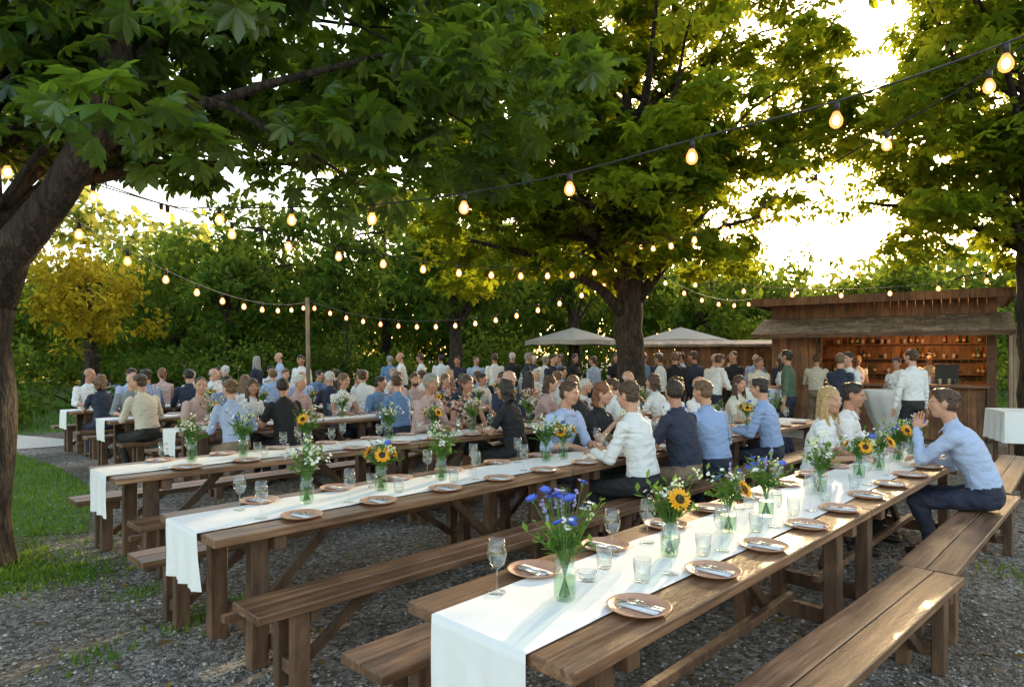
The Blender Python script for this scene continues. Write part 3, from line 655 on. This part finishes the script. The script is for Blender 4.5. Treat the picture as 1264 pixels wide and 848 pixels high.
# ------------------------------------------------------------------ people
V3=lambda *a: np.array(a,float)
def nrm(a): return a/np.linalg.norm(a)
def ik(a,b_,l1,l2,pole):
    d=b_-a; L_=np.linalg.norm(d); n=d/L_; L_=min(L_,(l1+l2)*.998); b_=a+n*L_; x=(l1*l1-l2*l2+L_*L_)/(2*L_); h=math.sqrt(max(l1*l1-x*x,0)); p=pole-n*np.dot(pole,n); p=nrm(p); return a+n*x+p*h,b_
def rotz(a): c,s=math.cos(a),math.sin(a); return np.array([[c,-s,0],[s,c,0],[0,0,1]])
def rotx(a): c,s=math.cos(a),math.sin(a); return np.array([[1,0,0],[0,c,-s],[0,s,c]])
SK,SH,PA,HA,SO,EW,LI,EY,GL=range(9)
def human(name,seated=True,female=False,lean=.12,side=0,yaw=0,pitch=0,hands=None,hdir=None,feet=None,hair='short',sleeve='long',belly=0,skirt=False,voxel=.0105,glass=None,beard=False,twist=0,seed=0):
    random.seed(seed); prims=[]
    def cap(a,b_,r0,r1,l): prims.append(('c',np.array(a,float),np.array(b_,float),r0,r1,l))
    def el(c,r,Rm,l): prims.append(('e',np.array(c,float),np.array(r,float),Rm,l))
    pel=V3(0,0,.565 if seated else .935)
    fw=.9 if female else 1.0
    def D(a): return V3(math.sin(side)*.8,math.sin(a),math.cos(a))
    p1=pel+D(lean*.5)*.18; p2=p1+D(lean)*.17; p3=p2+D(lean*1.15)*.14; p4=p3+D(lean*1.0)*.05
    tw=rotz(twist)
    rings=[(pel-D(0)*.095,.10,.085),(pel-D(0)*.05,.150,.115),(pel,.168,.125),(pel+D(lean*.4)*.09,.158,.118+belly*.6),(p1,.146*fw,.108+belly),(p1*.5+p2*.5,.155*fw,.115+belly*.5),(p2,.172*fw,.118),(p2*.4+p3*.6,.180*fw,.108),(p3,.165*fw,.092),(p3*.4+p4*.6,.115*fw,.075),(p4+D(lean)*.02,.062,.058)]
    mbt=MB(); seg=24; Vt=[];Ft=[]
    for i,(c,w_,d_) in enumerate(rings):
        ta=rings[min(i+1,len(rings)-1)][0]-rings[max(i-1,0)][0]; ta=nrm(ta); fr=tw if i>5 else np.eye(3)
        x=fr@V3(1,0,0); x=nrm(x-ta*np.dot(x,ta)); y=np.cross(ta,x)
        for k in range(seg):
            a=2*math.pi*k/seg; ca,sa=math.cos(a),math.sin(a); e=.8
            Vt.append(c+x*w_*math.copysign(abs(ca)**e,ca)+y*d_*math.copysign(abs(sa)**e,sa))
    for i in range(len(rings)-1):
        for k in range(seg): k2=(k+1)%seg; Ft.append((i*seg+k,i*seg+k2,(i+1)*seg+k2,(i+1)*seg+k))
    Ft.append(tuple(reversed(range(seg)))); Ft.append(tuple((len(rings)-1)*seg+k for k in range(seg)))
    mbt.add(Vt,Ft)
    if female:
        for sx in(-1,1): el(p2+tw@V3(sx*.07,.085,-.01),(.06,.05,.06),np.eye(3),SH)
    nt_=p4+D(lean*.5)*.085+V3(0,.012,0)
    Rh=rotz(twist*.5+yaw)@rotx(-pitch-lean*.2)
    hc=nt_+D(lean*.3)*.075+Rh@V3(0,.015,.02)
    H=lambda x,y,z: hc+Rh@V3(x,y,z)
    hs=.95 if female else 1
    el(H(0,-.010,.026),(.073*hs,.090,.084),Rh,SK); el(H(0,.016,-.028),(.063*hs,.074,.084),Rh,SK); el(H(0,.036,-.078),(.042*hs,.046,.034),Rh,SK)
    cap(H(0,.088,.010),H(0,.104,-.020),.008,.0125,SK); cap(H(-.034,.074,.020),H(.034,.074,.020),.012,.012,SK)
    for sx in(-1,1): el(H(sx*.077*hs,-.002,-.006),(.009,.018,.030),Rh,SK); el(H(sx*.04,.055,-.025),(.022,.025,.022),Rh,SK)
    if beard: el(H(0,.030,-.072),(.056,.062,.045),Rh,HA)
    if hair in('short','dark'):
        el(H(0,-.016,.038),(.078,.091,.082),Rh,HA); el(H(0,-.040,-.004),(.0750,.060,.070),Rh,HA); el(H(.010,.032,.098),(.052,.040,.018),Rh,HA)
        for q in range(34):
            a=random.uniform(0,6.28); z=random.uniform(.01,.1); f=math.sqrt(max(.05,1-((z-.038)/.083)**2)); x,y=math.cos(a)*.076*f,math.sin(a)*.089*f-.016
            if y>.045 and z<.085: continue
            el(H(x,y,z),(.016,.020,.010),Rh,HA)
    if hair=='crew': el(H(0,-.016,.034),(.0755,.089,.080),Rh,HA); el(H(0,-.038,.000),(.0735,.060,.066),Rh,HA)
    if hair=='bald': el(H(0,-.036,.000),(.0765,.070,.046),Rh,HA)
    if hair in('long','pony','curly'):
        el(H(0,-.020,.040),(.083,.096,.086),Rh,HA); el(H(0,-.048,-.01),(.080,.064,.090),Rh,HA)
    if hair=='long':
        for sx in(-1,1):
            cap(H(sx*.060,-.015,.01),H(sx*.082,-.02,-.17),.030,.020,HA); cap(H(sx*.072,.005,-.02),H(sx*.070,.045,-.21),.016,.013,HA)
        cap(H(0,-.065,0),H(0,-.085,-.20),.060,.045,HA); 
        for sx in(-1,0,1): cap(H(sx*.045,-.06,0),H(sx*.055,-.085,-.24+.02*abs(sx)),.034,.020,HA)
    if hair=='pony': el(H(0,-.115,.03),(.03,.035,.035),Rh,HA); cap(H(0,-.12,.02),H(0,-.12,-.13),.026,.016,HA)
    if hair=='curly':
        for q in range(44):
            a=random.uniform(0,6.28); z=random.uniform(-.14,.12); rr=.078*math.sqrt(max(.25,1-(max(z,0)/.14)**2)); x=math.cos(a)*rr; y=math.sin(a)*rr-.03
            if y>.02 and z<.07: continue
            el(H(x*1.1,y,z),(.024,)*3,Rh,HA)
    cap(p4-D(lean)*.02,H(0,-.022,-.060),.055*fw,.050*fw,SK)
    el(p4+V3(0,.004,-.002),(.078*fw,.074,.028),rotx(-lean),SH)
    if hands is None: hands=[(-.15,.40,.795),(.15,.42,.795)] if seated else [(-.27,.06,.86),(.27,.06,.86)]
    post=[]
    for si,sx in enumerate((-1,1)):
        sh=p3+tw@V3(sx*.172*fw,-.005,-.02); tgt=np.array(hands[si],float)
        eb,wr=ik(sh,tgt,.285*(.95 if female else 1),.255*(.95 if female else 1),V3(sx*.55,-.45,-.8))
        aw=.86 if female else 1
        slv=sleeve
        cap(sh,sh+(eb-sh)*.25,.066*aw,.060*aw,SH)
        if slv=='none': cap(sh,eb,.046*aw,.038*aw,SK)
        elif slv=='short': cap(sh,sh+(eb-sh)*.62,.064*aw,.058*aw,SH); cap(sh,eb,.047*aw,.040*aw,SK)
        else: cap(sh,eb,.060*aw,.050*aw,SH)
        if slv=='long': cap(eb,eb+(wr-eb)*.93,.050*aw,.036*aw,SH)
        elif slv=='roll': cap(eb,eb+(wr-eb)*.28,.051*aw,.047*aw,SH)
        cap(eb,wr,.040*aw,.026*aw,SK)
        fd=nrm(wr-eb); hd=fd if hdir is None or hdir[si] is None else nrm(np.array(hdir[si],float))
        post.append((wr,hd,sx,aw))
    if feet is None: feet=[(-.11,.30,.085),(.12,.36,.085)] if seated else [(-.11,.02,.085),(.12,-.03,.085)]
    for si,sx in enumerate((-1,1)):
        hp=pel+V3(sx*.088,0,-.02); an=np.array(feet[si],float)
        kn,an=ik(hp,an,.44,.425,V3(sx*.12,1,.35))
        if skirt:
            if seated: cap(hp,kn,.092,.080,PA)
            else: cap(hp,hp+(kn-hp)*.95,.10,.10,PA); cap((hp+V3(0,0,0))*V3(0,1,1),(hp+(kn-hp)*.95)*V3(0,1,1),.12,.13,PA)
            cap(kn,an,.052,.034,SK)
        else:
            cap(hp,kn,.088,.066,PA); cap(kn,an+V3(0,0,.02),.062,.050,PA)
        cap(an,an+V3(0,0,-.02),.036,.036,SK if skirt else SO)
        cap(an+V3(0,-.045,-.045),an+V3(sx*.02,.10,-.050),.040,.042,SO); cap(an+V3(sx*.02,.10,-.05),an+V3(sx*.03,.165,-.055),.040,.028,SO)
    mb=MB(); mb.v=list(mbt.v); mb.f=list(mbt.f); mb.m=[0]*len(mbt.f); mb.r=[0]*len(mbt.f)
    for p in prims:
        if p[0]=='c': mb.capsule(p[1],p[2],p[3],p[4],14)
        else: mb.ell(p[1],p[2],Matrix(p[3].tolist()),14,10)
    me=mb.mesh('u',[]); out=baked(me,[('REMESH',dict(mode='VOXEL',voxel_size=voxel)),('SMOOTH',dict(factor=.5,iterations=2))])
    nv=len(out.vertices); nf=len(out.polygons)
    co_=np.zeros(nv*3,np.float32); out.vertices.foreach_get('co',co_); cc=np.zeros(nf*3,np.float32); out.polygons.foreach_get('center',cc); cc=cc.reshape(-1,3).astype(float)
    best=np.full(nf,1e9); lab=np.zeros(nf,int)
    for p in prims:
        if p[0]=='c':
            ab=p[2]-p[1]; h=np.clip((cc-p[1])@ab/max(ab@ab,1e-9),0,1); d=np.linalg.norm(cc-p[1]-h[:,None]*ab,axis=1)-(p[3]+(p[4]-p[3])*h)
        else:
            q=(cc-p[1])@p[3]; k0=np.linalg.norm(q/p[2],axis=1); k1=np.linalg.norm(q/p[2]**2,axis=1); d=k0*(k0-1)/np.maximum(k1,1e-6)
        l=p[-1]; s=d<best; best[s]=d[s]; lab[s]=l
    bt=np.full(nf,1e9); tpar=np.zeros(nf)
    for i in range(len(rings)-1):
        c0,w0,d0=rings[i]; c1,w1,d1=rings[i+1]; ab=c1-c0; h=np.clip((cc-c0)@ab/(ab@ab),0,1); q=cc-c0-h[:,None]*ab; w_=w0+(w1-w0)*h; d_=d0+(d1-d0)*h
        ta=nrm(ab); k=np.sqrt((q[:,0]/w_)**2+(q[:,1]/d_)**2+((q@ta)/.05)**2); d=(k-1)*np.minimum(w_,d_); s=d<bt; bt[s]=d[s]; tpar[s]=(i+h)[s]
    s=bt<best-.002; lab[s]=np.where(tpar[s]<2.75,PA,SH)
    lt=np.zeros(nf,np.int32); out.polygons.foreach_get('loop_total',lt)
    li=np.zeros(len(out.loops),np.int32); out.loops.foreach_get('vertex_index',li)
    vl=np.zeros(nv,int); vl[li]=np.repeat(lab,lt); nrmv=np.zeros(nv*3,np.float32); out.vertices.foreach_get('normal',nrmv); nrmv=nrmv.reshape(-1,3); cv=co_.reshape(-1,3); disp=np.zeros(nv)
    for i in np.nonzero((vl==SH)|(vl==PA)|(vl==HA))[0]:
        p=cv[i]; 
        if vl[i]==HA: disp[i]=.006*noise.noise(Vector((p[0]*55,p[1]*55,p[2]*22+seed)))
        else:
            q=Vector((p[0]*8,p[1]*8,p[2]*14+seed*3)); wv=noise.noise(q*.5)*1.5; disp[i]=.019*(.5-abs(noise.noise(q+Vector((wv,wv,wv)))))-.007
    cv=cv+nrmv*disp[:,None].astype(np.float32)
    fin=MB(); fin.v=[tuple(x) for x in cv.tolist()]
    o_=0; ls=li.tolist()
    for i,k in enumerate(lt.tolist()): fin.f.append(tuple(ls[o_:o_+k])); o_+=k
    fin.m=lab.tolist(); fin.r=[0.]*nf
    for wr,hd,sx,aw in post:
        up=V3(0,0,1)
        if abs(hd[2])>.8: up=V3(-sx,.2,0)
        ac=nrm(np.cross(hd,up)); nn=nrm(np.cross(ac,hd)); Rm=np.stack([ac,hd,nn],1)
        k=.92*aw**.5
        fin.ell(wr+hd*.045*k,(.040*k,.052*k,.017*k),Matrix(Rm.tolist()),12,8,SK)
        inner=-1 if np.dot(ac,V3(-sx,0,0))<0 else 1
        for q,(off,ln) in enumerate(((.030,.066),(.0105,.076),(-.0100,.071),(-.029,.055))):
            b0=wr+hd*(.082-.006*abs(q-1.3))*k+ac*inner*off*k; crl=.35+.1*q
            d1=nrm(hd-nn*crl*.4); d2=nrm(hd-nn*(crl*1.3)); m_=b0+d1*ln*.5*k; fin.capsule(b0,m_,.0092*k,.0085*k,8,SK); fin.capsule(m_,m_+d2*ln*.5*k,.0084*k,.0070*k,8,SK)
        b0=wr+hd*.025*k+ac*inner*.030*k; d1=nrm(hd*.7+ac*inner*.7-nn*.2); m_=b0+d1*.042*k; fin.capsule(b0,m_,.0125*k,.0105*k,8,SK); fin.capsule(m_,m_+nrm(hd+ac*inner*.25-nn*.3)*.028*k,.0100*k,.0080*k,8,SK)
    for sx in(-1,1):
        Rm=Matrix(Rh.tolist())
        fin.ell(H(sx*.030,.0765,.001),(.0135,.0075,.0060),Rm,10,6,EW); fin.ell(H(sx*.030,.0825,.001),(.0058,.0030,.0056),Rm,8,6,EY)
        fin.capsule(H(sx*.017,.087,.020),H(sx*.045,.078,.021),.0034,.0026,6,HA)
        fin.capsule(H(sx*.016,.083,.0075),H(sx*.044,.076,.0060),.0032,.0026,6,SK)
    fin.capsule(H(-.020,.080,-.052),H(.020,.080,-.052),.0060,.0060,8,LI); fin.capsule(H(-.014,.083,-.0535),H(.014,.083,-.0535),.0062,.0062,8,LI)
    if not female and sleeve!='none':
        for sx in(-1,1):
            a=p4+V3(sx*.012,.070,-.03); b_=p4+V3(sx*.066,.030,.022); c_=p4+V3(sx*.055,.085,-.050)
            fin.add([a,b_,c_,a+V3(0,.004,0),b_+V3(0,.006,.004),c_+V3(0,.006,0)],[(0,1,2),(5,4,3),(0,3,4,1),(1,4,5,2),(2,5,3,0)],SH)
    if glass is not None:
        wr,hd,sx,aw=post[1]; g=wr+hd*.09+V3(-.03,.02,-.05)
        fin.lathe([(0,0),(.026,0),(.033,.13),(.031,.13),(.024,.008),(0,.006)],14,GL,tuple(g))
    me=fin.mesh(name,[],True)
    for q in range(9): me.materials.append(None)
    me.polygons.foreach_set('material_index',fin.m); bpy.data.meshes.remove(out); me.update(); return me
def skinmat(n,c):
    m,nt,b=newmat(n); b.inputs['Roughness'].default_value=.5
    tc=N(nt,'ShaderNodeTexCoord'); q=N(nt,'ShaderNodeTexNoise'); q.inputs['Scale'].default_value=18; nt.links.new(tc.outputs['Object'],q.inputs['Vector']); r=ramp(nt,[(.3,[x*.86 for x in c]),(.7,[min(1,x*1.1) for x in c])]); nt.links.new(q.outputs['Fac'],r.inputs[0]); nt.links.new(r.outputs[0],b.inputs['Base Color']); return m
def clothmat(n,c,sc=7,st=.5,rough=.8):
    m,nt,b=newmat(n); b.inputs['Base Color'].default_value=(*c,1); b.inputs['Roughness'].default_value=rough; L=nt.links.new
    tc=N(nt,'ShaderNodeTexCoord'); mp=N(nt,'ShaderNodeMapping'); mp.inputs['Scale'].default_value=(1,1,1.6); mp.inputs['Rotation'].default_value=(.4,.5,.3); q=N(nt,'ShaderNodeTexNoise'); q.inputs['Scale'].default_value=sc; q.inputs['Detail'].default_value=3; q.inputs['Distortion'].default_value=1.6
    L(tc.outputs['Object'],mp.inputs[0]); L(mp.outputs[0],q.inputs['Vector']); bump(nt,b,q.outputs['Fac'],st,.035); return m
SKN=[skinmat('skin_light',(.52,.275,.18)),skinmat('skin_tan',(.43,.215,.135)),skinmat('skin_pink',(.56,.31,.22))]
SHM={k:clothmat('shirt_'+k,c) for k,c in dict(white=(.72,.72,.72),blue=(.28,.38,.60),pale=(.40,.48,.68),navy=(.020,.028,.055),black=(.012,.012,.014),grey=(.22,.23,.25),pink=(.50,.34,.32),sky=(.13,.23,.42),cream=(.62,.56,.46),green=(.08,.13,.08)).items()}
m,nt,b=newmat('shirt_floral'); tc=N(nt,'ShaderNodeTexCoord'); q=N(nt,'ShaderNodeTexVoronoi'); q.inputs['Scale'].default_value=28; nt.links.new(tc.outputs['Object'],q.inputs['Vector']); bwn=N(nt,'ShaderNodeRGBToBW'); nt.links.new(q.outputs['Color'],bwn.inputs[0]); r=ramp(nt,[(.3,(.05,.03,.03)),(.5,(.4,.16,.12)),(.7,(.6,.45,.35))]); nt.links.new(bwn.outputs[0],r.inputs[0]); nt.links.new(r.outputs[0],b.inputs['Base Color']); b.inputs['Roughness'].default_value=.8; SHM['floral']=m
m,nt,b=newmat('shirt_checked'); tc=N(nt,'ShaderNodeTexCoord'); q=N(nt,'ShaderNodeTexChecker'); q.inputs['Scale'].default_value=40; q.inputs[1].default_value=(.08,.14,.3,1); q.inputs[2].default_value=(.4,.45,.55,1); nt.links.new(tc.outputs['Object'],q.inputs['Vector']); nt.links.new(q.outputs[0],b.inputs['Base Color']); b.inputs['Roughness'].default_value=.8; SHM['check']=m
PAM={k:clothmat('trousers_'+k,c,6,.5) for k,c in dict(navy=(.02,.025,.05),dark=(.02,.02,.022),khaki=(.27,.20,.13),jeans=(.06,.09,.17),grey=(.12,.12,.13)).items()}
HAM={k:plain('hair_'+k,c,.5,0,70,.8,.45,.012) for k,c in dict(brown=(.07,.036,.019),dark=(.025,.016,.011),blonde=(.42,.27,.12),grey=(.28,.26,.24),white=(.52,.5,.47),auburn=(.18,.065,.028),lbrown=(.15,.08,.04)).items()}
M_shoe=plain('leather_shoes',(.03,.02,.015),.35); M_ew=plain('eye_white',(.62,.6,.58),.3); M_ey=plain('eye_iris',(.03,.02,.015),.2); M_lip=plain('lips',(.38,.15,.115),.5)
def person(name,me,loc,rz,shirt,pants,hair,skin=None,sc=1.0):
    o=obj(name,me,loc,rz,sc); ms_=[SKN[random.randint(0,2)] if skin is None else SKN[skin],SHM[shirt],PAM[pants],HAM[hair],M_shoe,M_ew,M_lip,M_ey,M_glass]
    for i,m_ in enumerate(ms_): o.material_slots[i].link='OBJECT'; o.material_slots[i].material=m_
    return o
HM={}
HM['rest']=human('sm_rest',lean=.22,hands=[(-.13,.40,.80),(.14,.42,.80)],hdir=[(.4,.9,-.1),(-.4,.9,-.1)],hair='short',sleeve='long',pitch=.1)
HM['roll']=human('sm_roll',lean=.30,yaw=.35,hands=[(-.10,.42,.80),(.18,.38,.80)],hdir=[(.5,.85,-.1),(-.5,.85,-.1)],hair='short',sleeve='roll',pitch=.05,seed=2)
HM['polo']=human('sm_polo',lean=.2,yaw=-.5,hands=[(-.16,.40,.80),(.12,.34,.80)],hdir=[(.3,.9,-.1),(-.6,.8,-.1)],hair='crew',sleeve='short',belly=.02,seed=3)
HM['chin']=human('sm_chin',lean=.46,yaw=.15,hands=[(-.035,.44,1.03),(.10,.44,.80)],hdir=[(.2,-.15,1),(-.8,.6,-.05)],hair='short',sleeve='long',pitch=-.08,seed=4)
HM['lap']=human('sm_lap',lean=.05,yaw=.6,hands=[(-.08,.24,.70),(.18,.40,.80)],hair='bald',sleeve='roll',belly=.035,seed=5)
HM['beard']=human('sm_beard',lean=.12,yaw=-.3,hands=[(-.15,.36,.80),(.05,.36,.95)],hair='short',beard=True,sleeve='roll',seed=6)
HM['wlong']=human('sw_long',female=True,lean=.2,yaw=-.45,hands=[(-.12,.38,.80),(.10,.38,.80)],hdir=[(.5,.85,-.1),(-.5,.85,-.1)],hair='long',sleeve='short',seed=7)
HM['wcurl']=human('sw_curl',female=True,lean=.26,yaw=.35,hands=[(-.14,.42,.80),(.06,.36,.98)],hair='curly',sleeve='short',seed=8)
HM['wpony']=human('sw_pony',female=True,lean=.14,yaw=.2,hands=[(-.12,.38,.80),(.12,.38,.80)],hair='pony',sleeve='none',skirt=True,seed=9)
ST={}
ST['down']=human('st_down',seated=False,lean=.02,yaw=.3,hair='short',sleeve='long',seed=10)
ST['drink']=human('st_drink',seated=False,lean=.03,yaw=-.2,hands=[(-.25,.05,.86),(.12,.30,1.14)],hair='short',sleeve='roll',glass=1,seed=11)
ST['fold']=human('st_fold',seated=False,lean=0,hands=[(.08,.22,1.12),(-.06,.24,1.16)],hair='crew',sleeve='long',belly=.02,seed=12)
ST['bald']=human('st_bald',seated=False,lean=.04,yaw=.5,hands=[(-.2,.25,1.1),(.25,.06,.87)],hair='bald',sleeve='roll',belly=.04,seed=13)
ST['woman']=human('st_woman',seated=False,female=True,lean=.02,yaw=-.3,hands=[(-.1,.25,1.1),(.12,.27,1.1)],hair='long',sleeve='short',skirt=True,glass=1,seed=14)
ST['wpony']=human('st_wpony',seated=False,female=True,lean=.02,yaw=.3,hands=[(-.22,.04,.86),(.10,.27,1.12)],hair='pony',sleeve='none',seed=15)
ST['lean']=human('st_lean',seated=False,lean=.22,pitch=.2,hands=[(-.15,.42,1.12),(.18,.38,1.12)],hair='short',sleeve='roll',seed=16)
print('humans',time.time()-T0)
FR=RZ; FL=RZ+math.pi
random.seed(21)
def sit(i,s,side,k,shirt,pants,hair,skin=None,drz=0,sc=1.0,t=.60):
    w_=k.startswith('w'); p=pos(i,s,t if side=='R' else -t)
    person('seated_woman' if w_ else 'seated_man',HM[k],p,(FR if side=='R' else FL)+drz,shirt,pants,hair,skin,sc)
sit(0,4.75,'R','chin','pale','navy','brown',0,.10,1.04,.66)
sit(0,4.62,'L','wlong','white','dark','blonde',0,.15,1,.58); sit(0,5.2,'L','rest','white','dark','dark',1,.1,1.02,.58)
sit(1,3.50,'R','rest','white','dark','brown',0,.1,1.04); sit(1,4.2,'R','polo','navy','khaki','dark',1,-.1,1.04); sit(1,4.8,'R','roll','blue','navy','lbrown',0,-.35,1.03); sit(1,6.15,'R','rest','blue','navy','dark',0,.15,1.02)
sit(1,3.75,'L','roll','pale','navy','brown',0,-.1,1.03); sit(1,4.32,'L','wcurl','black','dark','auburn',2,0,1.0); sit(1,4.95,'L','beard','white','khaki','lbrown',1,.1,1.0); sit(1,5.85,'L','rest','white','navy','brown',0,0,1.02); sit(1,6.6,'L','lap','white','navy','grey',0,0,1)
sit(1,7.6,'L','wlong','cream','dark','brown',0); sit(2,4.05,'R','wcurl','black','dark','dark',1,.2); 
mk=['rest','roll','polo','lap','beard','chin','rest','roll']; wk=['wlong','wcurl','wpony']
shs=['white','white','white','white','blue','pale','white','sky','navy','grey','pink','check','cream','black','navy']; hrs=['brown','dark','lbrown','grey','brown','white','dark']
def rs(i,s,side):
    if random.random()<.72: sit(i,s,side,random.choice(mk),random.choice(shs),random.choice(list(PAM)),random.choice(hrs),None,random.uniform(-.35,.35),random.uniform(.97,1.05))
    else: sit(i,s,side,random.choice(wk),random.choice(['white','floral','black','navy','pink','pale']),random.choice(['dark','navy']),random.choice(['brown','blonde','auburn','lbrown']),None,random.uniform(-.35,.35),random.uniform(.96,1.02))
for s in(3.6,4.3,5.1,5.8,6.5,7.3,8.0): rs(2,s,'L')
for s in(5.2,6.2,7.2): rs(2,s,'R')
sit(3,.55,'R','roll','pale','khaki','lbrown'); sit(3,1.2,'R','polo','black','dark','dark',1); sit(3,3.0,'R','rest','sky','navy','brown'); sit(3,4.3,'R','polo','navy','dark','brown'); sit(3,5.2,'R','wpony','floral','dark','brown'); sit(3,5.9,'R','wlong','floral','dark','dark'); sit(3,6.7,'R','rest','white','navy','lbrown')
for s in(.5,1.2,1.9,2.7,3.3,4.1,4.8,5.6,6.4,7.2,7.9): rs(3,s,'L')
for i in(4,5,6):
    n=int(rows[i][1]*UL/.72)
    for k in range(n):
        for sd2 in 'RL':
            if random.random()<(.68 if i<6 else .45): rs(i,.45+k*.72+random.uniform(-.12,.12),sd2)
def stand(x,y,rz,k,shirt,pants,hair,sc=.97,skin=None): person('standing_woman' if k.startswith('w') else 'standing_man',ST[k],(x,y,0),R_(rz),shirt,pants,hair,skin,sc)
stand(6.05,9.9,10,'down','white','dark','brown',1.0); stand(5.15,10.3,-60,'fold','navy','dark','lbrown',.97); stand(4.6,10.9,60,'drink','green','navy','dark',1.0); stand(5.65,11.1,150,'woman','floral','dark','blonde',.93); stand(6.75,11.5,120,'wpony','white','dark','brown',.93)
stand(3.65,11.9,-70,'lean','white','navy','brown',.97); stand(4.0,13.0,200,'bald','white','khaki','grey',.97); stand(3.7,13.3,30,'down','navy','dark','brown',1.0); stand(4.5,13.3,120,'fold','black','dark','dark',1.0); stand(5.5,13.4,200,'drink','navy','dark','grey',.98); stand(5.2,12.6,60,'woman','white','dark','dark',.93)
stand(4.9,14.8,-40,'down','white','dark','brown',.96); stand(6.2,13.4,-35,'lean','cream','khaki','brown',.97)
stand(5.45,10.6,100,'down','white','dark','dark',.98); stand(3.25,13.1,-20,'down','black','dark','lbrown',.99); stand(2.95,13.0,60,'drink','white','dark','brown',.97); stand(5.9,15.9,160,'bald','pale','navy','white',.97); stand(4.55,12.1,170,'wpony','cream','dark','lbrown',.93)
stand(8.9,14.0,150,'drink','cream','dark','dark',.98); stand(7.8,14.8,150,'wpony','white','dark','blonde',.95)
gx=[(-5.9,15.2),(-5.5,15.6),(-4.9,15.3),(-5.2,16.2),(-2.6,15.5),(-2.2,16.0),(-1.3,15.6),(-.9,16.4),(-.4,15.4),(0,16),(.35,15.3),(.8,16.2),(1.1,15.2),(1.5,15.9),(1.9,15.2),(2.5,15.9),(2.9,14.6),(3.4,15.1),(-1.9,17.6),(.6,17.8),(1.3,17.4),(2.2,17.5),(3.0,17),(-3.2,17.2),(4.2,16.2),(3.9,15.5),(.9,14.6)]
for x,y in gx:
    w_=random.random()<.25
    stand(x,y,random.uniform(0,360),random.choice(['woman','wpony']) if w_ else random.choice(['down','drink','fold','bald','drink','down']),random.choice(['white','white','white','pale','sky','navy','black','navy'] if not w_ else ['floral','black','white','navy']),random.choice(['dark','navy','khaki','jeans']),random.choice(hrs),random.uniform(.94,1.0))
print('done',time.time()-T0,len(bpy.data.objects))
